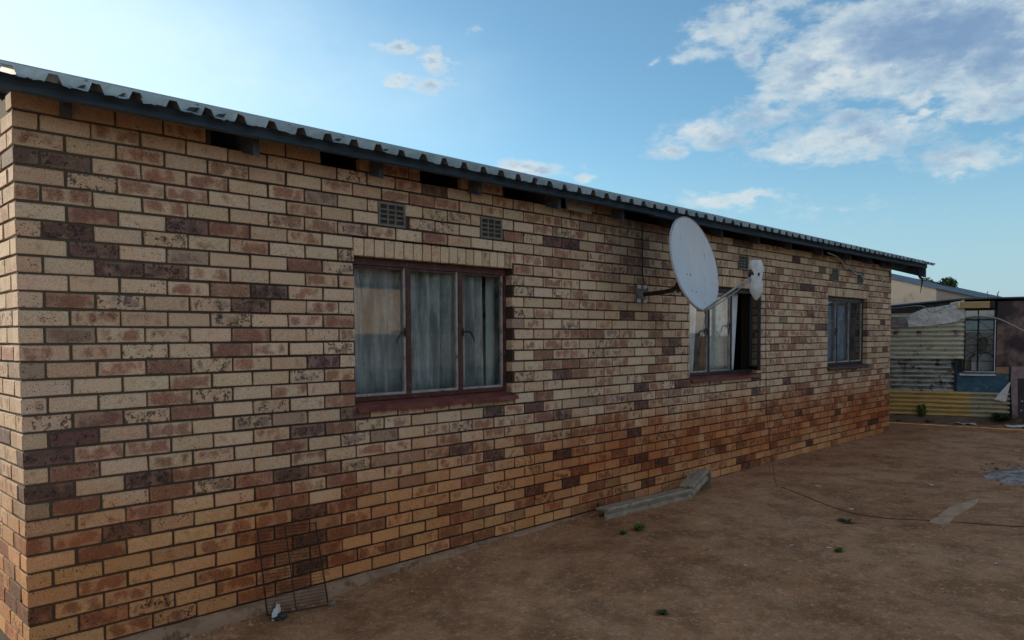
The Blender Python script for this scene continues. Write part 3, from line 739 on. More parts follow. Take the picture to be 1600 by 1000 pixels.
# --- air bricks
for k, (a, c_) in enumerate(VENTS):
    g = MB(); z0, z1 = VZ0+.004, VZ1-.006; t_ = .016
    g.box(a, c_, -.004, .02, z0, z0+t_); g.box(a, c_, -.004, .02, z1-t_, z1); g.box(a, a+t_, -.004, .02, z0+t_, z1-t_); g.box(c_-t_, c_, -.004, .02, z0+t_, z1-t_)
    ven = g.obj('air_vent', 'vent', WALL)
    for q in (1, 2):
        xx = a+t_+(c_-a-2*t_)*q/3; h = MB(); h.box(xx-.006, xx+.006, -.001, .018, z0+t_, z1-t_); h.obj('bar', 'vent', ven)
    for q in (1, 2, 3):
        zz = z0+t_+(z1-z0-2*t_)*q/4; h = MB(); h.box(a+t_, c_-t_, .001, .016, zz-.005, zz+.005); h.obj('bar', 'vent', ven)
    h = MB(); h.box(a+.002, c_-.002, .0205, .024, z0+.002, z1-.002); h.obj('backing', 'black', ven)

# --- windows
FY = .088
def handle(parent, x, y, z, mat='frame_black', flip=1):
    h = MB(); h.box(x-.009, x+.009, y-.012, y, z-.03, z+.03); h.tube([(x, y-.012, z), (x-.012*flip, y-.035, z+.005), (x-.05*flip, y-.04, z-.002), (x-.085*flip, y-.036, z-.045), (x-.095*flip, y-.034, z-.075)], [.008, .008, .007, .006, .004], 6)
    return h.obj('handle', mat, parent)
def sash(parent, x0, x1, z0, z1, mat, pane='pane', rail=.017):
    s_ = MB()
    two = isinstance(mat, (list, tuple))
    s_.box(x0, x0+rail, -.012, .012, z0, z1, 0); s_.box(x1-rail, x1, -.012, .012, z0, z1, int(two))
    s_.box(x0+rail, x1-rail, -.012, .012, z0, z0+rail, int(two)); s_.box(x0+rail, x1-rail, -.012, .012, z1-rail, z1, 0)
    o = s_.obj('sash', mat, parent)
    p = MB(); p.box(x0+rail-.004, x1-rail+.004, -.002, .002, z0+rail-.004, z1-rail+.004); p.obj('pane', pane, parent)
    return o
def window(a, c_, fmat, smats, silm, head=2.083, jam_r=.030, opened=None, tiles=7):
    W = thing.__globals__['bpy'].data.objects.new('window', None); COL.objects.link(W); W.parent = HOUSE; W.location = (0, FY, 0)
    z0, z1 = 1.128, head
    f = MB(); jb_ = .030
    f.box(a, c_, -.022, .02, z1-.045, z1); f.box(a, c_, -.022, .02, z0, z0+.028)
    f.box(a, a+jb_, -.022, .02, z0+.028, z1-.045); f.box(c_-jam_r, c_, -.022, .02, z0+.028, z1-.045)
    th = (c_-a)/3
    for q in (1, 2): f.box(a+th*q-.014, a+th*q+.014, -.020, .018, z0+.028, z1-.045)
    f.obj('frame', fmat, W)
    xs_ = [a+jb_, a+th-.014, a+th+.014, a+2*th-.014, a+2*th+.014, c_-jam_r]
    for q in range(3):
        if opened == q: continue
        sash(W, xs_[2*q]+.001, xs_[2*q+1]-.001, z0+.030, z1-.047, smats[q])
    # sill of quarry tiles
    n_ = tiles; st = (c_+.035-(a-.002))/n_
    random.seed(int(a*100))
    for q in range(n_):
        x0 = a-.002+q*st+.0012; x1 = a-.002+(q+1)*st-.0012; dz = random.uniform(-.002, .002); ov = random.uniform(-.003, .003)
        if x0 > c_+.001: continue
        s_ = MB(); yf, yb = -.128+ov, -.002
        zf, zb = 1.094+dz-.0, 1.132
        if q == n_-1: pass
        lo = [(x0, yf, zf-.030), (x1, yf, zf-.030), (x1, yb, zb-.03), (x0, yb, zb-.03)]
        hi = [(x0, yf+.006, zf), (x1, yf+.006, zf), (x1, yb, zb-.006), (x0, yb, zb-.006)]; mid = [(x0, yf, zf-.006), (x1, yf, zf-.006)]
        s_.add(lo+hi+mid, [(3,2,1,0), (4,5,6,7), (0,1,9,8), (8,9,5,4), (1,2,6,5,9), (2,3,7,6), (3,0,8,4,7)])
        if x1 > c_+.005:      # the last tile runs past the reveal only in front of the wall
            s_ = MB(); s_.add([(x0, yf, zf-.03), (c_+.03, yf, zf-.03), (c_+.03, -FY-.001, zf-.018), (c_-.001, -FY-.001, zf-.018), (c_-.001, yb, zb-.03), (x0, yb, zb-.03),
                               (x0, yf+.004, zf), (c_+.03, yf+.004, zf), (c_+.03, -FY-.001, zf+.006), (c_-.001, -FY-.001, zf+.006), (c_-.001, yb, zb-.006), (x0, yb, zb-.006)],
                              [(5,4,3,2,1,0), (6,7,8,9,10,11), (0,1,7,6), (1,2,8,7), (2,3,9,8), (3,4,10,9), (4,5,11,10), (5,0,6,11)])
        s_.obj('sill_tile', silm, W)
    return W, xs_
W1, x1s = window(*WIN[0], 'frame_red', [('frame_red', 'putty_light'), ('frame_red', 'putty_light'), ('frame_red', 'putty_light')], 'sill_red')
handle(W1, x1s[1]-.012, -.012, 1.59); handle(W1, x1s[4]+.012, -.012, 1.59, flip=-1)
W2, x2s = window(*WIN[1], 'frame_black', [('frame_black', 'putty_light'), ('frame_black', 'putty_light'), 'putty_grey'], 'sill_red', opened=2)
handle(W2, x2s[1]-.012, -.012, 1.60); handle(W2, x2s[3]-.01, -.012, 1.66)
# open casement hung on the right jamb, its free edge swung out over the yard
oc = bpy.data.objects.new('open_casement', None); COL.objects.link(oc); oc.parent = W2; oc.location = (x2s[5], -.012, 0); oc.rotation_euler = (0, 0, radians(40))
oc['label'] = 'black steel casement standing open'
wd = x2s[5]-x2s[4]-.004
s_ = MB(); zz0, zz1 = 1.158, 2.036
for bx_ in ((-wd, -wd+.040, zz0, zz1), (-.028, 0, zz0, zz1), (-wd+.040, -.028, zz0, zz0+.035), (-wd+.040, -.028, zz1-.035, zz1)): s_.box(bx_[0], bx_[1], -.014, .014, bx_[2], bx_[3])
s_.tube([(-wd+.02, -.0, 1.60), (-wd+.03, .03, 1.60), (-wd+.06, .045, 1.58), (-wd+.09, .045, 1.52)], [.008, .008, .007, .005], 6)
s_.obj('casement_frame', 'frame_black', oc)
s_ = MB(); s_.box(-wd+.03, -.026, -.002, .002, zz0+.028, zz1-.028); s_.obj('pane', 'pane_clear', oc)
W3, x3s = window(*WIN[2], 'frame_black', [('frame_black', 'putty_light'), ('frame_black', 'putty_light'), ('frame_black', 'putty_light')], 'sill_dark')
handle(W3, x3s[1]-.012, -.012, 1.62)

# --- curtains
def curtain(name, x0, x1, z0, z1, y, mat, folds, amp, label, taper=None, group=None, seed=0):
    b = MB(); nx_ = max(12, folds*8); nz_ = 8
    for j in range(nz_+1):
        f = j/nz_; z = z0+(z1-z0)*f
        for i in range(nx_+1):
            u = i/nx_; xa, xb = x0, x1
            if taper: xa += taper[0]*(1-f)*sin(f*pi*.9+.3); xb += taper[1]*(1-f)*1.0
            x = xa+(xb-xa)*u
            ph = u*folds*2*pi + .8*sin(u*9+seed)
            b.v.append((x, y+amp*sin(ph)*(.6+.4*sin(u*5+seed+f)), z+.01*sin(u*11+seed)*(j == 0)))
    for j in range(nz_):
        for i in range(nx_):
            a = j*(nx_+1)+i; b.f.append((a, a+1, a+nx_+2, a+nx_+1)); b.mi.append(0)
    o = b.obj(name, mat, None, smooth=True); md = o.modifiers.new('thick', 'SOLIDIFY'); md.thickness = .003
    tag(o, label, 'curtain', group); return o
curtain('net_curtain', 1.89, 2.40, 1.14, 2.09, .17, 'lace', 4, .045, 'sheer grey net curtain behind the left light of the big red-framed window', seed=1)
curtain('net_curtain', 2.42, 3.17, 1.14, 2.09, .17, 'lace', 7, .045, 'sheer grey net curtain across the middle and right lights of the big red-framed window', seed=4)
curtain('drape', 3.25, 3.42, 1.14, 2.09, .21, 'curtain_cream', 2, .012, 'narrow pale drape at the far right edge of the big red-framed window', seed=2)
curtain('drape', 5.98, 6.32, 1.14, 2.09, .14, 'curtain_white', 2, .02, 'white drape at the left light of the window behind the satellite dish', taper=(0, -.10), seed=3)
curtain('drape', 6.48, 6.98, 1.14, 2.09, .14, 'curtain_cream', 5, .015, 'cream drape in the middle light of the window behind the satellite dish', seed=6)
curtain('drape', 7.04, 7.24, 1.14, 2.09, .15, 'curtain_white', 2, .02, 'narrow white drape hanging in the opened light beside the open casement', taper=(0, -.10), seed=7)
curtain('drape', 9.50, 10.50, 1.14, 1.97, .14, 'curtain_blue', 7, .025, 'blue-grey drape hung low in the far window beside the end of the wall', seed=9)
b = MB(); b.box(9.4, 11.7, 1.6, 1.62, 1.9, 2.46); b.box(9.4, 10.9, 1.55, 1.57, 1.0, 1.9); b.box(9.48, 10.9, .30, .31, 1.90, 2.09)
tag(b.obj('room_panel', 'light_room'), 'pale panel showing above the blue-grey drape inside the far window', 'panel')

# ------------------------------------------------------------------ satellite dish
dn = Vector((.0352, -.9746, .2212)); ds = Vector((.9993, .0361, 0)).normalized(); ds = (ds - dn*ds.dot(dn)).normalized(); du = ds.cross(dn); du = du if du.z > 0 else -du
DC = Vector((5.046, -.6, 2.195)); DH, DW = .846, .769
D = thing('satellite_dish', 'large white oval satellite dish on a black wall arm in front of the middle window', 'satellite dish', (5.046, 0, 1.95))
DL = Vector(D.location)
def dobj(b, name, mat, smooth=False): o = b.obj(name, mat, D, smooth=smooth, loc=-DL); return o
b = MB(); nr, na = 12, 64
def dp(r, a, back=0): 
    sag = .075*(1-r*r)
    return DC + ds*(cos(a)*DW/2*r) + du*(sin(a)*DH/2*r) - dn*(sag+back)
for k in range(nr+1):
    for q in range(na): b.v.append(tuple(dp(k/nr if k else .001, 2*pi*q/na)))
for k in range(nr):
    for q in range(na):
        a0 = k*na+q; a1 = k*na+(q+1) % na; b.f.append((a0, a1, a1+na, a0+na)); b.mi.append(0)
off = len(b.v)
for k in range(nr+1):
    for q in range(na): b.v.append(tuple(dp(k/nr if k else .001, 2*pi*q/na, .004)))
for k in range(nr):
    for q in range(na):
        a0 = off+k*na+q; a1 = off+k*na+(q+1) % na; b.f.append((a0, a0+na, a1+na, a1)); b.mi.append(0)
fixn(dobj(b, 'reflector', 'dish_white', True))
b = MB()
ring = [(1.0, .004), (1.018, .001), (1.024, -.004), (1.024, .016), (1.012, .018), (1.0, .008)]
for q in range(na):
    for (r, bk) in ring:
        a = 2*pi*q/na; b.v.append(tuple(DC + ds*(cos(a)*DW/2*r) + du*(sin(a)*DH/2*r) - dn*bk))
nrg = len(ring)
for q in range(na):
    for k in range(nrg):
        a0 = q*nrg+k; a1 = q*nrg+(k+1) % nrg; c0 = ((q+1) % na)*nrg+k; c1 = ((q+1) % na)*nrg+(k+1) % nrg
        b.f.append((a0, a1, c1, c0)); b.mi.append(0)
fixn(dobj(b, 'rim', 'dish_rim', True))
for (u_, v_) in ((-.06, -.085), (.0, -.085), (-.055, -.24), (.01, -.245)):
    b = MB(); rr = math.hypot(u_/(DW/2), v_/(DH/2)); P = DC+ds*u_+du*v_-dn*(.075*(1-rr*rr))
    b.tube([P-dn*.004, P+dn*.003], .006, 8); dobj(b, 'bolt', 'bracket')
# back bracket, pole, wall arm, wall plate
b = MB(); BP = DC - dn*.135 - du*.12
b.tube([BP+du*.13, BP-du*.13], .045, 4); b.tube([BP+Vector((0, .05, .10)), BP+Vector((0, .05, -.10))], .03, 8); dobj(b, 'clamp', 'bracket')
b = MB(); ex = DC.x-.01
b.tube([(5.06, .0, 1.945), (5.055, -.12, 1.948), (ex, -.26, 1.955), (ex, -.36, 1.965), (ex, -.41, 1.99), (ex, -.435, 2.04), (ex, -.44, 2.12), (ex, -.44, 2.24)], [.021]*8, 10); dobj(b, 'wall_arm', 'bracket', True)
b = MB(); b.box(4.99, 5.13, -.012, -.003, 1.865, 2.035); b.box(5.03, 5.08, -.05, -.012, 1.90, 1.99); dobj(b, 'wall_plate', 'putty_grey')
for (x, z) in ((5.01, 2.015), (5.105, 2.015), (5.01, 1.885), (5.105, 1.885)):
    b = MB(); b.cbox(x-.02, x+.02, -.035, -.012, z-.018, z+.018, .005); dobj(b, 'fixing', 'litter_white')
# feed arm and wrapped feed horn
low = DC - du*(DH/2+.005) - dn*.012
LN = CAM + ray(1180, 428)*((-1.08-CAM.y)/ray(1180, 428).y)
b = MB(); b.tube([low-dn*.06+du*.02, low, low+(LN-low)*.5, LN], .011, 8); b.tube([low+ds*.03+du*.05-dn*.01, low-dn*.02, low-ds*.03+du*.05-dn*.01], .008, 6); dobj(b, 'feed_arm', 'steel_arm', True)
b = MB(); b.tube([low+Vector((.012, 0, -.018)), low+(LN-low)*.5+Vector((.01, 0, -.035)), low+(LN-low)*.82+Vector((.01, 0, -.028)), LN+Vector((.0, 0, -.03))], .005, 6); dobj(b, 'feed_cable', 'cable_white', True)
b = MB(); aim = (DC-LN).normalized()
b.tube([LN-aim*.04, LN-aim*.01, LN+aim*.02, LN+aim*.05], [.026, .030, .034, .036], 12); dobj(b, 'feed_horn', 'bracket', True)
b = MB(); rows = []; nseg = 20
prof = [(.105, .034), (.098, .045), (.07, .052), (.03, .050), (-.02, .046), (-.07, .047), (-.12, .052), (-.165, .048), (-.20, .030), (-.225, .012), (-.235, .004)]
ctr = LN+Vector((.02, .0, .01))
for j, (dz, r) in enumerate(prof):
    for q in range(nseg):
        a = 2*pi*q/nseg; wob = 1.12+.34*noise.noise(Vector((cos(a)*2.2, sin(a)*2.2, dz*16)))+.10*noise.noise(Vector((cos(a)*6, sin(a)*6, dz*40)))
        b.v.append((ctr.x+r*1.0*wob*cos(a)+.03*(-dz)*.5, ctr.y+r*.9*wob*sin(a), ctr.z+dz+.006*sin(3*a+j)))
for j in range(len(prof)-1):
    for q in range(nseg):
        a0 = j*nseg+q; a1 = j*nseg+(q+1) % nseg; b.f.append((a0, a0+nseg, a1+nseg, a1)); b.mi.append(0)
b.f.append(tuple(range(nseg))); b.mi.append(0)
bag = b.obj('plastic_bag', 'white_bag', None, smooth=True); fixn(bag); tag(bag, 'crumpled white plastic bag tied over the end of the dish arm', 'bag')

# ------------------------------------------------------------------ cables
def cable(pts, r, mat, label, name='cable', n=6, sub=4):
    P = [Vector(p) for p in pts]; res = []
    for i in range(len(P)-1):
        p0 = P[max(i-1, 0)]; p1 = P[i]; p2 = P[i+1]; p3 = P[min(i+2, len(P)-1)]
        for k in range(sub):
            t_ = k/sub; res.append(.5*((2*p1)+(p2-p0)*t_+(2*p0-5*p1+4*p2-p3)*t_*t_+(3*p1-p0-3*p2+p3)*t_**3))
    res.append(P[-1]); b = MB(); b.tube(res, r, n); o = b.obj(name, mat, None, smooth=True); return tag(o, label, 'cable')
def onY(px, py, Y): d = ray(px, py); return CAM+d*((Y-CAM.y)/d.y)
def onX(px, py, X): d = ray(px, py); return CAM+d*((X-CAM.x)/d.x)
def onG(px, py, lift=.004):
    z = 0
    for _ in range(6): d = ray(px, py); P = CAM+d*((z-CAM.z)/d.z); z = gz(P.x, P.y)+lift
    return Vector((P.x, P.y, z))
cable([onY(1004, 350, -.012), onY(1004, 400, -.012), onY(1005, 436, -.014), onY(1012, 452, -.03)], .005, 'cable_black', 'thin black cable running down the bricks from the eave to the dish bracket')
cable([onY(1196, 415, -.24), onY(1196, 480, -.28), onY(1197, 560, -.34), onY(1198, 640, -.45), onY(1205, 710, -.56), onG(1213, 757, .012), onG(1224, 762, .010), onG(1240, 768, .008), onG(1265, 778, .008), onG(1290, 788, .006), onG(1310, 795, .006), onG(1330, 801, .006), onG(1350, 805, .006), onG(1370, 808, .006), onG(1390, 810, .006), onG(1410, 811, .006), onG(1430, 812, .006), onG(1450, 813, .012), onG(1475, 815, .014), onG(1500, 816, .006), onG(1525, 818, .006), onG(1550, 820, .006), onG(1580, 822, .006), onG(1640, 824, .006)], .0028, 'wire_dark', 'thin dark wire hanging from the eave and trailing across the bare yard')
cable([onY(1293, 395, -.15), onY(1306, 400, -.10), onY(1316, 410, -.04), onY(1322, 420, -.03), onY(1328, 418, -.03), onY(1336, 428, -.03), onY(1345, 429, -.03), onY(1349, 438, -.03)], .011, 'cable_white', 'pale wavy cable dropping from the eave to the air vents above the far window', sub=3)
cable([onX(1433, 422, 12.70), onX(1437, 432, 12.70), onX(1441, 437, 12.72), onX(1440, 446, 12.72), onX(1438, 458, 12.71)], [.018, .02, .02, .022, .02, .02, .018, .018, .016, .016, .014, .012, .01, .008, .006, .005, .004][:17], 'bracket', 'frayed dark strap dangling from the end of the roof overhang', name='strap')
cable([(13.35, 1.0, 1.98), onX(1400, 481, 13.45), onX(1440, 478, 13.5), onX(1455, 488, 13.55), onX(1480, 480, 13.65), onX(1498, 472, 13.8)], .008, 'cable_white', 'grey cable tacked across the dark boards at the top of the tin shack')
cable([onX(1500, 500, 13.3), onX(1515, 495, 13.2), onX(1535, 494, 13.1), onX(1560, 498, 13.0), onX(1580, 507, 12.9), onX(1600, 517, 12.8), onX(1640, 540, 12.6)], .010, 'cable_white', 'pale hose looping past the barred window of the tin shack')

# ------------------------------------------------------------------ wire rack leaning on the wall
R0_ = onG(418, 962); R1_ = onG(513, 945)
TL = onY(402, 826, -.022); TR = onY(493, 817, -.022)
RK = thing('wire_rack', 'rusty wire rack leaning against the brick wall near its left corner', 'rack', tuple((R0_+R1_)/2))
RL = Vector(RK.location)
b = MB(); b.tube([R0_, TL, TR, R1_], .0050, 6); b.tube([R0_, R1_], .0035, 5); b.obj('frame', 'wire_dark', RK, loc=-RL)
for q in (.46, ):
    b = MB(); b.tube([R0_.lerp(R1_, q), TL.lerp(TR, q)], .0035, 5); b.obj('rod', 'wire_dark', RK, loc=-RL)
for k in range(1, 26):
    f = k/26; A_ = R0_.lerp(TL, f); B_ = R1_.lerp(TR, f); b = MB(); b.tube([A_, B_], .0015, 4); b.obj('wire', 'wire_dark', RK, loc=-RL)

# ------------------------------------------------------------------ length of gutter on the ground
def ch_seg(P, Q, up_=Vector((0, 0, 1)), h=.085, w_=.10, t_=.006):
    """a lipped metal channel from P to Q"""
    P, Q = Vector(P), Vector(Q); d = (Q-P).normalized(); sd_ = d.cross(up_).normalized(); u_ = sd_.cross(d)
    if u_.z < 0: u_ = -u_
    if sd_.y > 0: sd_ = -sd_
    b = MB()
    prof_ = [(0, 0), (.022, 0), (.022, h*.30), (.006, h*.42), (.006, h*.62), (.026, h*.72), (.030, h), (.020, h+.008), (-w_, h+.002), (-w_, h-.012), (0, h-.012)]
    n_ = 8
    for i in range(n_+1):
        p = P.lerp(Q, i/n_)+u_*.004*noise.noise(Vector((i*.9, P.x, 2)))+sd_*.006*noise.noise(Vector((i*.7, P.x, 7)))
        for (a, c_) in prof_: b.v.append(tuple(p+sd_*a+u_*(c_+.004*noise.noise(Vector((i*1.3, a*40, c_*50))))))
    k = len(prof_)
    for i in range(n_):
        for j in range(k): a0 = i*k+j; a1 = i*k+(j+1) % k; b.f.append((a0, a1, a1+k, a0+k)); b.mi.append(0)
    b.f.append(tuple(range(k))[::-1]); b.mi.append(0); b.f.append(tuple(n_*k+q for q in range(k))); b.mi.append(0)
    return b
G0 = onG(944, 812, -.004); G1 = onG(1079, 778, -.004)
G2 = onG(1103, 764); G2 = Vector((G2.x, G2.y, gz(G2.x, G2.y)+.10))
GT = thing('metal_gutter', 'grey length of bent metal gutter lying along the foot of the brick wall', 'gutter', tuple(G0))
o = ch_seg(G0, G1).obj('channel', 'gutter', GT, loc=-G0); fixn(o)
o = ch_seg(G1+Vector((.01, 0, .012)), G2, h=.10, w_=.11).obj('bent_end', 'gutter', GT, loc=-G0); fixn(o)
b = MB(); q = G2
b.add([tuple(q+Vector(v)) for v in ((.02, -.045, .10), (.02, .06, .10), (.02, .05, -.10), (.02, -.05, -.09), (.026, -.045, .10), (.026, .06, .10), (.026, .05, -.10), (.026, -.05, -.09))], [(0,1,2,3), (7,6,5,4), (0,4,5,1), (1,5,6,2), (2,6,7,3), (3,7,4,0)])
b.obj('end_plate', 'gutter', GT, loc=-G0)

# ------------------------------------------------------------------ stones, litter, weeds, ash
def stone(P, r, label, mat='stone', cat='stone', group=None, flat=.6, name='stone', seed=0):
    b = MB(); na_, nb_ = 9, 6
    for j in range(nb_+1):
        th = pi*j/nb_
        for i in range(na_):
            a = 2*pi*i/na_; v = Vector((sin(th)*cos(a), sin(th)*sin(a), cos(th)))
            k = 1+.5*noise.noise(v*1.7+Vector((seed*3.1, seed, 0)))
            b.v.append((v.x*r*k, v.y*r*k*.8, v.z*r*k*flat))
    for j in range(nb_):
        for i in range(na_): a0 = j*na_+i; a1 = j*na_+(i+1) % na_; b.f.append((a0, a0+na_, a1+na_, a1)); b.mi.append(0)
    o = b.obj(name, mat, None, loc=P); fixn(o)
    if label: tag(o, label, cat, group)
    return o
P = onG(519, 945); stone((P.x, P.y, P.z+.01), .028, 'small pale stone at the right foot of the wire rack', seed=3)
def scrap(px, py, w_, h_, mat, label, cat='litter', rot=0, lift=.02, seed=1, name='litter_scrap', group=None):
    P = onG(px, py, .001); b = MB(); n_ = 6; random.seed(seed)
    for j in range(n_+1):
        for i in range(n_+1):
            u, v = i/n_-.5, j/n_-.5; e = max(abs(u), abs(v))*2
            z = lift*(abs(noise.noise(Vector((u*4, v*4, seed))))*1.6+.3*random.random())
            x, y = u*w_*(1+.25*noise.noise(Vector((v*5, seed, 0)))), v*h_*(1+.25*noise.noise(Vector((u*5, 9, seed))))
            b.v.append((x, y, z+.003))
    k = n_+1
    for j in range(n_):
        for i in range(n_): a = j*k+i; b.f.append((a, a+1, a+k+1, a+k)); b.mi.append(0)
    o = b.obj(name, mat, None, loc=P); o.rotation_euler = (0, 0, rot); md = o.modifiers.new('t', 'SOLIDIFY'); md.thickness = .002
    tag(o, label, cat, group); return o
# the crumpled foil and black plastic by the rack
P = onG(434, 968, 0)
L_ = thing('crumpled_wrapper', 'crumpled silver and black plastic wrapper below the wire rack', 'wrapper', tuple(P))
for nm, mt, offs, sc3 in (('foil', 'litter_white', (-.01, 0, .045), (.020, .016, .042)), ('plastic', 'litter_dark', (.012, 0, .018), (.045, .035, .022))):
    b = MB()
    for j in range(9):
        th = pi*j/8
        for i in range(12):
            a = 2*pi*i/12; v = Vector((sin(th)*cos(a), sin(th)*sin(a), cos(th))); k = 1+.75*noise.noise(v*2.6+Vector((len(nm), 2, 0)))
            b.v.append((offs[0]+v.x*k*sc3[0]+(v.z*.018 if nm == 'foil' else 0), offs[1]+v.y*k*sc3[1], offs[2]+v.z*k*sc3[2]))
    for j in range(8):
        for i in range(12): a0 = j*12+i; a1 = j*12+(i+1) % 12; b.f.append((a0, a0+12, a1+12, a1)); b.mi.append(0)
    fixn(b.obj(nm, mt, L_))
def weed(px, py, r, n_, label, h=.05, seed=0, P=None, mat='leaf', group=None):
    P = P or onG(px, py, 0); random.seed(seed); b = MB()
    for _ in range(n_):
        a = random.uniform(0, 2*pi); L = r*random.uniform(.4, 1); hh = h*random.uniform(.35, 1); wd = random.uniform(.006, .013)
        x0, y0 = random.uniform(-.25, .25)*r, random.uniform(-.25, .25)*r
        d = Vector((cos(a), sin(a), 0)); s2 = Vector((-sin(a), cos(a), 0))*wd
        p0 = Vector((x0, y0, 0)); p1 = p0+d*L*.5+Vector((0, 0, hh)); p2 = p0+d*L+Vector((0, 0, hh*.7))
        b.quad(p0-s2*.3, p0+s2*.3, p1+s2, p1-s2); b.quad(p1-s2, p1+s2, p2)
    o = b.obj('weed', mat, None, loc=P); tag(o, label, 'weed', group); return o
weed(998, 828, .075, 60, 'low green weed in the dirt in front of the grey gutter, larger of two', .05, 1)
weed(974, 835, .045, 34, 'small green weed just left of the larger weed in front of the gutter', .035, 2)
weed(0, 0, .05, 34, 'green weed growing between the gutter and the brick wall', .10, 3, P=Vector((4.42, -.035, -.03)))
weed(1310, 862, .05, 30, 'tiny dark weed alone in the open yard', .03, 4)
weed(1322, 816, .10, 26, 'flat dry dark weed beside the trailing wire', .02, 5, mat='leaf_dark')
weed(1035, 960, .05, 20, 'dark dry tuft in the near yard', .025, 6, mat='leaf_dark')
def bits(n_, fn, rmin, rmax, mat, name, seed, flat=.6):
    random.seed(seed); b = MB(); tet = [(1, 0, -.4), (-.5, .85, -.4), (-.5, -.85, -.4), (.1, 0, .8), (-.4, .5, .5)]
    for _ in range(n_):
        x, y = fn(); r = rmin+(rmax-rmin)*random.random()**3; a = random.uniform(0, 6.3); z = gz(x, y)
        vs = [(x+r*(p[0]*cos(a)-p[1]*sin(a))*random.uniform(.7, 1.3), y+r*(p[0]*sin(a)+p[1]*cos(a))*random.uniform(.6, 1.2), z+.004+r*p[2]*flat) for p in tet]
        b.add(vs, [(0, 1, 4, 3), (1, 2, 4), (2, 0, 3), (2, 3, 4), (0, 2, 1)])
    return b.obj(name, mat, None, kind='stuff')
def yard():
    x = random.uniform(.2, 14); return x, -random.random()**.8*4.2+.0 - .04
bits(2600, yard, .002, .010, 'stone', 'gravel', 11)
bits(700, yard, .002, .009, 'litter_dark', 'grit', 12, .3)
bits(160, yard, .003, .010, 'litter_white', 'paper_flecks', 13, .3)
# clods gathered at the foot of the wall
bits(900, lambda: (random.uniform(0, 12), -.04-abs(random.gauss(0, .09))), .004, .026, 'clod', 'wall_foot_gravel', 14)
bits(500, yard, .008, .026, 'clod', 'clods', 17, .45)
def straw(n_, seed):
    random.seed(seed); b = MB()
    for _ in range(n_):
        x, y = yard(); a = random.uniform(0, pi); L = random.uniform(.015, .07); z = gz(x, y)+.010
        b.tube([(x-cos(a)*L, y-sin(a)*L, z), (x, y+.006, z+.004), (x+cos(a)*L, y+sin(a)*L, z)], .0012, 3)
    b.obj('dry_twigs', 'twig', None, kind='stuff')
straw(320, 18)
# ash from an old fire
P = onG(1600, 744, 0)
b = MB(); n_ = 26
for j in range(n_+1):
    for i in range(n_+1):
        u, v = (i/n_-.5)*2, (j/n_-.5)*2; r_ = math.hypot(u, v); x, y = P.x+u*.55, P.y+v*.36+.0
        e = max(0, 1-r_*(1+.35*noise.noise(Vector((u*1.8, v*1.8, 4)))))
        z = gz(x, y)-.006+min(e, .35)*.09+.012*noise.noise(Vector((x*9, y*9, 0)))*(e > 0)
        b.v.append((x, y, z))
for j in range(n_):
    for i in range(n_): a = j*(n_+1)+i; b.f.append((a, a+1, a+n_+2, a+n_+1)); b.mi.append(0)
o = b.obj('ash_heap', 'ash', None, smooth=True, kind='stuff')
bits(90, lambda: (P.x+random.gauss(.25, .45), P.y+random.gauss(.12, .25)), .008, .03, 'litter_dark', 'charcoal', 15)
bits(50, lambda: (P.x+random.gauss(0, .6), P.y+random.gauss(.1, .35)), .006, .02, 'stone', 'fire_stones', 16)
# broken flat slabs pressed in the dirt
def slab(pts_px, label, seed):
    pts3 = [onG(x, y, 0) for x, y in pts_px]; c_ = sum(pts3, Vector())/len(pts3); b = MB()
    top = [(p.x-c_.x, p.y-c_.y, p.z-c_.z+.016) for p in pts3]; bot = [(p[0], p[1], p[2]-.03) for p in top]; n_ = len(top)
    b.v = top+bot; b.f = [tuple(range(n_)), tuple(range(2*n_-1, n_-1, -1))]+[(i, n_+i, n_+(i+1) % n_, (i+1) % n_) for i in range(n_)]; b.mi = [0]*len(b.f)
    o = b.obj('concrete_slab', 'slab', None, loc=c_); fixn(o); tag(o, label, 'slab'); return o
slab([(1451, 818), (1470, 823), (1484, 818), (1490, 811), (1462, 811)], 'small broken piece of concrete slab beside the trailing wire', 1)
slab([(1466, 808), (1492, 809), (1508, 799), (1526, 789), (1530, 781), (1505, 788), (1480, 797)], 'long narrow strip of concrete slab half sunk in the yard', 2)
SP = [(1330, 796, .05), (1455, 758, .07), (1278, 760, .06), (1295, 857, .03), (1237, 853, .03), (1110, 861, .02), (1497, 798, .04), (1590, 705, .06), (1165, 884, .02), (1556, 881, .03)]
PLACE = ['beside the bend of the trailing wire', 'on open ground between the wire and the ash heap', 'just past where the trailing wire touches down', 'left of the tiny dark weed', 'in the yard well left of the tiny dark weed',
 'in the dirt below the end of the gutter', 'beside the long strip of slab', 'near the right edge above the ash heap', 'alone in the near middle of the yard', 'near the right edge below the trailing wire']
for k, (x, y, w_) in enumerate(SP): scrap(x, y, w_, w_*.5, 'litter_white', 'small white scrap of litter '+PLACE[k], rot=k*.7, lift=.008, seed=k+3, name='paper_scrap', group='white scraps littering the yard')

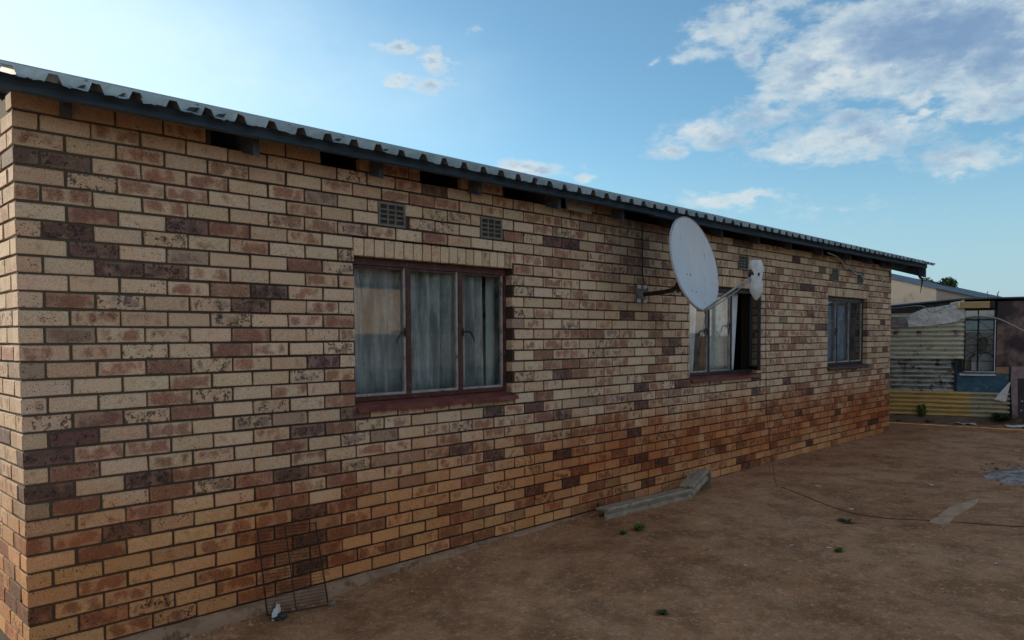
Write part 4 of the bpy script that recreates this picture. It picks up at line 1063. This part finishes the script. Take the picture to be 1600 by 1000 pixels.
# ------------------------------------------------------------------ tin shack at the end of the yard
SA = Vector((13.78, .6, 0)); ea = math.atan2(-.94757571, .31953134)
SH = thing('tin_shack', 'patched shack of cream, grey and yellow corrugated sheets with a barred window', 'shack', tuple(SA), ea)
def shl(px, py, off=0.):                 # picture point -> shack (along, into, up)
    n = Vector((-.94757571, -.31953134, 0)); e = Vector((.31953134, -.94757571, 0)); A2 = SA - n*off
    d = ray(px, py); P = CAM + d*((A2-CAM).dot(n)/d.dot(n)); return (P-SA).dot(e), off, P.z
def corr(x0, x1, z0, z1, y, mat, name, pitch=.083, amp=.011, skew=0, ragged=0., seed=0):
    b = MB(); nz = int((z1-z0)/pitch*8); nxs = 16
    for j in range(nz+1):
        z = z0+(z1-z0)*j/nz
        for i in range(nxs+1):
            u = i/nxs; x = x0+(x1-x0)*u
            zz = z+skew*u+.006*noise.noise(Vector((u*5, z*3, seed)))
            if j == 0: zz += ragged*noise.noise(Vector((u*7, seed, 0)))
            if i == nxs: x += ragged*.5*noise.noise(Vector((z*9, seed, 2)))
            b.v.append((x, y-amp*sin(2*pi*(z-z0)/pitch)*(1+.2*noise.noise(Vector((u*4, z*7, seed))))+.006*noise.noise(Vector((u*3, z*2, seed+5))), zz))
    for j in range(nz):
        for i in range(nxs): a = j*(nxs+1)+i; b.f.append((a, a+1, a+nxs+2, a+nxs+1)); b.mi.append(0)
    o = b.obj(name, mat, SH, smooth=True); md = o.modifiers.new('t', 'SOLIDIFY'); md.thickness = .0015; return o
b = MB()                                   # carcass with a window hole, lengthened unseen behind the house to block sun
for (x0, x1, z0, z1) in ((-3.8, -.7, 0, 1.92), (-.7, 1.14, 0, 2.0), (1.64, 3.6, 0, 2.10), (1.14, 1.64, 0, .87), (1.14, 1.64, 1.985, 2.10)): b.box(x0, x1, .03, .06, z0, z1)
b.box(-3.8, -3.77, .06, 3.0, 0, 1.92); b.box(3.57, 3.6, .06, 3.0, 0, 2.1); b.box(-3.8, 3.6, 3.0, 3.03, 0, 1.92)
b.obj('carcass', 'dark_room', SH)
b = MB(); b.add([(-.75, -.05, 1.985), (1.1, -.10, 2.155), (3.7, -.12, 2.165), (3.7, 3.1, 2.25), (-.75, 3.1, 2.12), (-.75, -.05, 2.01), (1.1, -.10, 2.18), (3.7, -.12, 2.19), (3.7, 3.1, 2.275), (-.75, 3.1, 2.145)], [(4,3,2,1,0), (5,6,7,8,9), (0,1,6,5), (1,2,7,6), (2,3,8,7), (3,4,9,8), (4,0,5,9)])
b.add([(-3.95, -.05, 1.93), (-.76, -.05, 1.985), (-.76, 3.1, 2.12), (-3.95, 3.1, 2.06), (-3.95, -.05, 1.955), (-.76, -.05, 2.01), (-.76, 3.1, 2.145), (-3.95, 3.1, 2.085)], [(3,2,1,0), (4,5,6,7), (0,1,5,4), (1,2,6,5), (2,3,7,6), (3,0,4,7)])  # added roof length, out of view, keeping sun off the ground strip
b.obj('roof', 'tin_dark', SH)
corr(-.65, 1.165, 1.10, 1.925, -.035, 'sheet_cream', 'cream_sheet', seed=1, skew=.01, amp=.026)['label'] = 'cream corrugated sheet with rust at its right side'
corr(-.65, 1.02, .53, 1.12, -.008, 'sheet_grey', 'grey_sheet', seed=2, ragged=.03, amp=.026)['label'] = 'bare grey corrugated sheet'
corr(-.65, 1.86, .10, .545, -.035, 'sheet_yellow', 'yellow_sheet', seed=3, ragged=.03, pitch=.078, amp=.026)['label'] = 'yellow painted corrugated sheet along the foot'
b = MB(); b.box(1.025, 1.10, -.012, .028, .53, 1.10); b.obj('post', 'frame_black', SH)
b = MB(); b.cbox(1.07, 1.845, -.02, .0, .535, .86, .003); b.obj('blue_panel', 'blue_board', SH)
b = MB(); b.cbox(1.645, 1.845, -.018, .0, .865, .985, .003); b.obj('peach_panel', 'peach_board', SH)
b = MB(); b.box(-.65, 1.02, -.01, .02, 1.93, 2.02); b.add([(-.65, -.02, 1.90), (1.06, -.02, 2.06), (1.06, -.02, 2.13), (-.65, -.02, 1.98), (-.65, .0, 1.90), (1.06, .0, 2.06), (1.06, .0, 2.13), (-.65, .0, 1.98)], [(0,1,2,3), (7,6,5,4), (3,2,6,7), (0,4,5,1), (1,5,6,2), (0,3,7,4)])
b.obj('dark_board', 'purple_board', SH)
def drape(pts, mat, name, y, amp=.02, n_=14, m_=5):
    """crumpled sheet between a top and a bottom polyline (along, up)"""
    top, bot = pts; b = MB()
    def lerp_line(L, u):
        f = u*(len(L)-1); i = min(int(f), len(L)-2); g = f-i; return L[i][0]*(1-g)+L[i+1][0]*g, L[i][1]*(1-g)+L[i+1][1]*g
    for j in range(m_+1):
        for i in range(n_+1):
            u, v = i/n_, j/m_; a = lerp_line(top, u); c_ = lerp_line(bot, u); x = a[0]*(1-v)+c_[0]*v; z = a[1]*(1-v)+c_[1]*v
            b.v.append((x, y+amp*noise.noise(Vector((x*6, z*9, 3)))+amp*.5*noise.noise(Vector((x*17, z*20, 8))), z+.008*noise.noise(Vector((x*12, 2, j)))))
    for j in range(m_):
        for i in range(n_): a = j*(n_+1)+i; b.f.append((a, a+1, a+n_+2, a+n_+1)); b.mi.append(0)
    o = b.obj(name, mat, SH); md = o.modifiers.new('t', 'SOLIDIFY'); md.thickness = .004; return o
def S2(*pp): return [(shl(x, y)[0], shl(x, y)[2]) for x, y in pp]
drape((S2((1417, 494), (1440, 483), (1484, 476), (1506, 468)), S2((1419, 511), (1450, 509), (1484, 505), (1507, 499))), 'white_wrap', 'white_wrap', -.075)
drape((S2((1392, 499), (1405, 498), (1420, 494)), S2((1392, 511), (1405, 511), (1422, 510))), 'pink_wrap', 'pink_wrap', -.07)
drape((S2((1484, 473), (1499, 471)), S2((1486, 484), (1503, 482))), 'white_wrap', 'white_wrap', -.09)
b = MB(); x0, _, z0 = shl(1498, 482, -.16); x1, _, z1 = shl(1547, 479, -.16)
b.cbox(x0, x1, -.16, -.02, z0, z0+.115, .006); b.obj('yellow_beam', 'yellow_beam', SH)
b = MB(); b.box(x1+.01, x1+.075, -.13, -.0, z0, z0+.12); b.obj('beam_end', 'frame_black', SH)
b = MB(); nX = 10
for j in range(nX+1):
    for i in range(nX+1):
        x = 1.65+1.9*i/nX; z = .995+1.12*j/nX; b.v.append((x, -.03+.012*noise.noise(Vector((x*2.2, z*2.2, 4))), z))
for j in range(nX):
    for i in range(nX): a = j*(nX+1)+i; b.f.append((a, a+1, a+nX+2, a+nX+1)); b.mi.append(0)
o = b.obj('brown_panel', 'brown_board', SH); md = o.modifiers.new('t', 'SOLIDIFY'); md.thickness = .006
# right part: rusty wrap, torn sheet, riveted door
drape(([(1.86, .99), (2.2, 1.0), (2.9, 1.0)], [(1.87, .78), (2.2, .80), (2.9, .80)]), 'pink_wrap', 'rusty_sheet', -.03, .012)
drape(([(1.86, .80), (1.96, .82)], [(1.90, .10), (1.98, .12)]), 'pink_wrap', 'torn_strip', -.05, .03)
drape(([(1.84, .72), (1.86, .72)], [(1.62, .42), (1.80, .38)]), 'white_wrap', 'torn_flap', -.07, .02, 6, 4)
b = MB(); b.cbox(1.97, 2.75, -.02, .01, .03, .79, .004); dr = b.obj('door', 'door_metal', SH)
for (x, z) in ((2.08, .55), (2.04, .40), (2.13, .36), (2.03, .24)):
    b = MB(); b.tube([(x, -.02, z), (x, -.026, z)], .013, 8); b.obj('rivet', 'litter_white', dr)
b = MB(); b.box(1.845, 1.868, -.035, .0, .05, .98); b.obj('post', 'frame_black', SH)
# barred window
SW = bpy.data.objects.new('window', None); COL.objects.link(SW); SW.parent = SH
xa, xb, za, zb = 1.155, 1.635, .875, 1.985
b = MB(); t_ = .022
for q in ((xa, xa+t_, za, zb), (xb-t_, xb, za, zb), (xa+t_, xb-t_, za, za+t_), (xa+t_, xb-t_, zb-t_, zb), ((xa+xb)/2-.03, (xa+xb)/2-.012, za+t_, zb-t_), (xa+t_, xb-t_, 1.80, 1.815)): b.box(q[0], q[1], -.005, .03, q[2], q[3])
b.obj('frame', 'frame_black', SW)
b = MB(); b.box(xa+.01, xb-.01, .010, .013, za+.01, zb-.01); b.obj('pane', 'pane_clear', SW)
b = MB(); b.add([(xa-.05, -.06, .845), (xb+.01, -.06, .845), (xb+.01, .03, .872), (xa-.05, .03, .872), (xa-.05, -.06, .825), (xb+.01, -.06, .825), (xb+.01, .03, .85), (xa-.05, .03, .85)], [(0,1,2,3), (7,6,5,4), (4,5,1,0), (5,6,2,1), (6,7,3,2), (7,4,0,3)]); b.obj('sill', 'litter_white', SW)
g = MB(); gy_ = -.03; R_ = .008
xm = (xa+xb)/2-.015; gb, gt = .905, 1.80
w_ = MB(); w_.box(xb-.018, xb-.004, -.045, -.032, .88, 1.80); w_.box(xa+.01, xb-.018, -.045, -.032, .885, .90); w_.obj('bar_edge', 'litter_white', SW)
for x in (xa+.02, xm, xb-.02): g.tube([(x, gy_, gb), (x, gy_, gt)], R_, 5)
zr_ = [gb, 1.08, 1.36, 1.62, gt]
for z in zr_: g.tube([(xa+.02, gy_, z), (xb-.02, gy_, z)], R_, 5)
for (c0, c1) in ((xa+.02, xm), (xm, xb-.02)):
    cx_ = (c0+c1)/2; hw_ = (c1-c0)/2
    for (z0_, z1_) in ((1.08, 1.36), (1.36, 1.62)):
        zc_ = (z0_+z1_)/2; hh_ = (z1_-z0_)/2
        for sgn in (-1, 1): g.tube([(cx_+hw_*cos(a), gy_, zc_+sgn*(hh_-hh_*.95*sin(a))) for a in [pi*k/12 for k in range(13)]], R_*.7, 4)
g.obj('burglar_bars', 'grille', SW)
# room behind the glass
b = MB(); b.box(.95, 1.85, .50, .51, .1, 1.78); b.obj('room_wall', 'light_room', SH)
b = MB(); b.box(xa+.0, xa+.17, .09, .10, 1.30, 1.75); b.obj('inner_shutter', 'timber_grey', SH)
def curtain_sh(x0, x1, z0, z1, lab, s_):
    o = curtain('net_curtain', x0, x1, z0, z1, .09, 'curtain_white', 3, .012, lab, seed=s_); o.location = SA; o.rotation_euler = (0, 0, ea); return o
curtain_sh(xa+.14, xa+.27, .88, 1.09, 'short white net curtain at the bottom of the barred shack window', 4)

# ------------------------------------------------------------------ person behind the barred window
def person():
    hx, _, hz = shl(1536, 537, .20)
    T = Vector((hx+.01, .24, 0)); top = hz+.10
    V_ = {'pelvis': (0, 0, top-.80), 'belly': (0, 0, top-.62), 'chest': (0, 0, top-.44), 'shc': (0, 0, top-.325), 'neck': (-.005, -.01, top-.25), 'head0': (-.012, -.02, top-.185), 'head1': (-.012, -.018, top-.11), 'head2': (-.01, -.01, top-.04),
          'shl': (-.17, 0, top-.335), 'ell': (-.215, .01, top-.60), 'hal': (-.20, -.05, top-.84), 'shr': (.17, 0, top-.335), 'elr': (.215, .01, top-.60), 'har': (.20, -.05, top-.84),
          'hipl': (-.09, 0, top-.86), 'knl': (-.09, -.01, top-1.25), 'hipr': (.09, 0, top-.86), 'knr': (.09, -.01, top-1.25), 'ftl': (-.09, 0, .05), 'ftr': (.09, 0, .05)}
    R = {'pelvis': .14, 'belly': .125, 'chest': .14, 'shc': .095, 'neck': .055, 'head0': .072, 'head1': .085, 'head2': .068, 'shl': .062, 'ell': .042, 'hal': .032, 'shr': .062, 'elr': .042, 'har': .032, 'hipl': .085, 'knl': .06, 'hipr': .085, 'knr': .06, 'ftl': .045, 'ftr': .045}
    E_ = [('pelvis','belly'),('belly','chest'),('chest','shc'),('shc','neck'),('neck','head0'),('head0','head1'),('head1','head2'),('shc','shl'),('shl','ell'),('ell','hal'),('shc','shr'),('shr','elr'),('elr','har'),('pelvis','hipl'),('hipl','knl'),('knl','ftl'),('pelvis','hipr'),('hipr','knr'),('knr','ftr')]
    ks = list(V_); me = bpy.data.meshes.new('person'); me.from_pydata([V_[k] for k in ks], [(ks.index(a), ks.index(b_)) for a, b_ in E_], [])
    ob = bpy.data.objects.new('person', me); COL.objects.link(ob); me.materials.append(M['skin_dark'])
    sk = ob.modifiers.new('skin', 'SKIN'); sk.use_smooth_shade = True; ob.modifiers.new('sub', 'SUBSURF').levels = 1; ob.modifiers['sub'].render_levels = 2
    lay = me.skin_vertices[0] if me.skin_vertices else None
    if lay is None:
        import bmesh
        bm = bmesh.new(); bm.from_mesh(me); bm.verts.layers.skin.verify(); bm.to_mesh(me); bm.free(); lay = me.skin_vertices[0]
    for i, k in enumerate(ks): lay.data[i].radius = (R[k], R[k]*(.75 if k in ('chest', 'belly', 'pelvis', 'shc') else 1)); lay.data[i].use_root = (k == 'pelvis')
    e = Vector((.31953134, -.94757571, 0)); n = Vector((.94757571, .31953134, 0))
    ob.location = SA+e*T.x+n*T.y; ob.rotation_euler = (0, 0, ea)
    tag(ob, 'person in a pale top standing behind the barred window of the tin shack', 'person')
    b = MB()
    for j in range(7):
        th = .62*pi*j/6
        for i in range(14):
            a = 2*pi*i/14; b.v.append((-.01+.088*sin(th)*cos(a), -.002+.098*sin(th)*sin(a), top-.085+.105*cos(th)))
    for j in range(6):
        for i in range(14): a0 = j*14+i; a1 = j*14+(i+1) % 14; b.f.append((a0, a0+14, a1+14, a1)); b.mi.append(0)
    b.obj('hair', 'hair_black', ob, smooth=True)
    b = MB(); rings = [(top-.262, .070, .07), (top-.30, .15, .09), (top-.36, .215, .11), (top-.45, .20, .125), (top-.6, .175, .12), (top-.78, .18, .13)]
    for z, rx, ry in rings:
        for i in range(18): a = 2*pi*i/18; b.v.append((rx*cos(a), ry*sin(a), z))
    for j in range(len(rings)-1):
        for i in range(18): a0 = j*18+i; a1 = j*18+(i+1) % 18; b.f.append((a0, a0+18, a1+18, a1)); b.mi.append(0)
    b.obj('shirt', 'shirt_grey', ob, smooth=True)
    for nm, (x, y, z), r in (('nose', (-.012, -.105, top-.125), .013), ('ear', (.078, -.01, top-.12), .018), ('ear', (-.10, -.01, top-.12), .018)):
        b = MB(); b.tube([(x, y+.012, z+.014), (x, y, z), (x, y+.012, z-.014)], [r*.5, r, r*.5], 6); b.obj(nm, 'skin_dark', ob, smooth=True)
person()

# bank of soil and trodden earth at the foot of the shack, weeds, rubbish
b = MB(); n_ = 60
for i in range(n_+1):
    x = -1.6+5.6*i/n_
    e = Vector((.31953134, -.94757571, 0)); n = Vector((.94757571, .31953134, 0))
    for k, (dy, h_) in enumerate(((.25, .13), (-.02, .105), (-.10, .085), (-.22, .05), (-.42, .012), (-.7, -.03))):
        P_ = SA+e*x+n*(dy+.05*noise.noise(Vector((x*2.2, k, 0)))); b.v.append((P_.x, P_.y, gz(P_.x, P_.y)+h_+.02*noise.noise(Vector((x*4, k*.7, 2)))*(k < 5)))
for i in range(n_):
    for k in range(5): a = i*6+k; b.f.append((a, a+1, a+7, a+6)); b.mi.append(0)
simple('bank_soil', (.15, .095, .06), (.22, .145, .095), 5, .95, bump=.6, bs=30, space='world', bd=.02)
b.obj('soil_bank', 'bank_soil', None, smooth=True, kind='structure')
def at_sh(x, y, z=0): e = Vector((.31953134, -.94757571, 0)); n = Vector((.94757571, .31953134, 0)); P_ = SA+e*x+n*y; return Vector((P_.x, P_.y, gz(P_.x, P_.y)+z))
weed(0, 0, .13, 60, 'bright green weed growing against the yellow sheet of the shack', .24, 31, P=at_sh(.53, -.12, .07))
weed(0, 0, .30, 160, 'dark green clump of weeds below the right end of the shack sheets', .14, 32, P=at_sh(1.72, -.2, .05), mat='leaf_dark')
weed(0, 0, .16, 50, 'low dark weeds before the riveted shack door', .10, 33, P=at_sh(2.1, -.25, .04), mat='leaf_dark')
for k, (px, py, w_, mt, lb) in enumerate(((1505, 663, .35, 'litter_white', 'pale torn sack lying before the blue shack panel'), (1562, 661, .40, 'litter_white', 'flattened grey sheet below the shack door'), (1590, 667, .35, 'litter_white', 'white plastic sheet at the right edge before the shack door'),
        (1453, 660, .16, 'litter_dark', 'dark rag on the soil bank below the yellow sheet'), (1405, 659, .10, 'litter_dark', 'small dark scrap on the soil bank by the house corner'))):
    scrap(px, py, w_, w_*.6, mt, lb, rot=ea+.1*k, lift=.035, seed=40+k, name='rubbish')

# ------------------------------------------------------------------ buildings and tree beyond the shack
B = thing('plastered_building', 'plain beige plastered building behind the shack with a sloping roof edge', 'building', (22, 3, 0))
b = MB()
def yz(y): return 3.10 + (y-3.26)*.286
b.add([(0, 6, 0), (0, -.9, 0), (0, -.9, yz(2.1)), (0, 6, yz(9))], [(0,1,2,3)])
b.add([(0, -.9, 0), (.9, -3.6, 0), (.9, -3.6, yz(-.6)), (0, -.9, yz(2.1))], [(0,1,2,3)])
b.add([(0, 6, 0), (0, 6, yz(9)), (8, 6, yz(9)), (8, 6, 0)], [(0,1,2,3)]); b.add([(.9, -3.6, 0), (8, -3.6, 0), (8, -3.6, yz(-.6)), (.9, -3.6, yz(-.6))], [(0,1,2,3)])
b.obj('wall', 'plaster_beige', B)
b = MB(); q0 = [(x, y, yz(y+3)+.002) for x, y in ((-.05, 6.3), (-.05, -.9), (.86, -3.7), (8, -3.7), (8, 6.3))]
b.v = q0+[(x, y, z+.04) for x, y, z in q0]; b.f = [(4,3,2,1,0), (5,6,7,8,9)]+[(i, (i+1) % 5, 5+(i+1) % 5, 5+i) for i in range(5)]; b.mi = [0]*7
fixn(b.obj('roof', 'tin_dark', B))
B2 = thing('corrugated_roof_house', 'low building with a pale ribbed metal roof at the right edge beyond the shack', 'building', (24, 0, 0))
b = MB(); b.box(.3, 6, -6, -.6, 0, 2.55); b.obj('wall', 'plaster_beige', B2)
b = MB(); nrb = 24; y0_ = -.5
for k in range(nrb):
    y = y0_-k*.26
    for a, c_ in ((0, 0), (.05, .05), (.11, .05), (.16, 0)): b.v.append((0, y-a, 2.56+c_)); b.v.append((5.5, y-a, 3.0+c_))
for k in range(nrb*4-1): a = 2*k; b.f.append((a, a+1, a+3, a+2)); b.mi.append(0)
o = b.obj('roof', 'galv', B2); md = o.modifiers.new('t', 'SOLIDIFY'); md.thickness = .004
for px, lb in ((1543, 'left of the two thin rods standing on the shack roof'), (1560, 'right of the two thin rods standing on the shack roof')):
    P_ = onX(px, 466, 14.6); Q_ = onX(px+1, 455, 14.6); b = MB(); b.tube([P_-Vector((0, 0, .1)), P_, P_.lerp(Q_, .6)+Vector((0, .02, 0)), Q_], [.012, .012, .01, .006], 5)
    tag(b.obj('roof_rod', 'bracket', None), lb, 'rod')
def tree(P, h, r, label, seed, nleaf=900, wide=1.0, big=1., low=.78):
    random.seed(seed); T_ = thing('tree', label, 'tree', tuple(P))
    b = MB(); b.tube([(0, 0, 0), (.1, 0, h*.4), (-.05, .1, h*.75)], [.16, .11, .04], 8)
    cl = []
    for k in range(9 if low > .5 else 22):
        a = random.uniform(0, 6.3); q = Vector((cos(a)*r*.65*wide, sin(a)*r*.65, (h*.78+random.uniform(-.3, .35)*r) if low > .5 else random.uniform(.2, .85)*h)); cl.append((q, r*random.uniform(.3, .5)))
        b.tube([(0, 0, h*.45), tuple(q*.6+Vector((0, 0, h*.2))), tuple(q)], [.06, .04, .015], 5)
    b.obj('trunk', 'bark', T_)
    b = MB()
    for _ in range(nleaf):
        c_, rr = random.choice(cl); d = Vector((random.gauss(0, 1), random.gauss(0, 1), random.gauss(0, .8))).normalized()*rr*random.random()**.4; p = c_+d
        s_ = random.uniform(.04, .09)*big; u = Vector((random.gauss(0, 1), random.gauss(0, 1), random.gauss(0, 1))).normalized(); v = u.orthogonal().normalized()
        b.quad(p-u*s_, p+v*s_*.5, p+u*s_, p-v*s_*.5)
    b.obj('crown', 'leaf_dark', T_)
P_ = onX(1468, 449, 29); tree((P_.x, P_.y, 0), (P_.z-.1)/.78, .70, 'small dark tree whose top shows over the roof of the beige building', 5, 1500, 1.0)

# ------------------------------------------------------------------ across the yard (seen in the window glass)
NB = thing('peach_house', 'peach plastered house across the yard with a brown roof, mirrored in the window glass', 'house', (7.7, -10.5, 0))
b = MB(); b.box(-4.5, 2.6, -5, 0, 0, 2.85); b.obj('wall', 'peach', NB)
b = MB(); b.add([(-4.9, .35, 2.78), (3.0, .35, 2.78), (3.0, -2.5, 3.75), (-4.9, -2.5, 3.75), (3.0, -5.3, 2.78), (-4.9, -5.3, 2.78)], [(0,1,2,3), (3,2,4,5), (0,5,4,1)]); b.obj('roof', 'roof_brown', NB)
FN = thing('yard_fence', 'dark boundary wall across the yard, mirrored in the window glass', 'fence', (0, -9.2, 0))
b = MB(); b.box(-8, 22, -.1, 0, 0, 1.62); b.obj('panel', 'fence_grey', FN)
tree((13.3, -11.4, 0), 4.6, 2.4, 'dense tree right beside the peach house across the yard, mirrored in the window glass', 8, 9000, 1.25, 1.8, .05)
tree((15.8, -11.6, 0), 4.6, 2.4, 'second dense tree along the dark boundary wall, mirrored in the window glass', 12, 9000, 1.25, 1.8, .05)
tree((19.0, -12.4, 0), 4.8, 2.5, 'dense tree farther along the dark boundary wall, mirrored in the window glass', 9, 9000, 1.25, 1.8, .05)
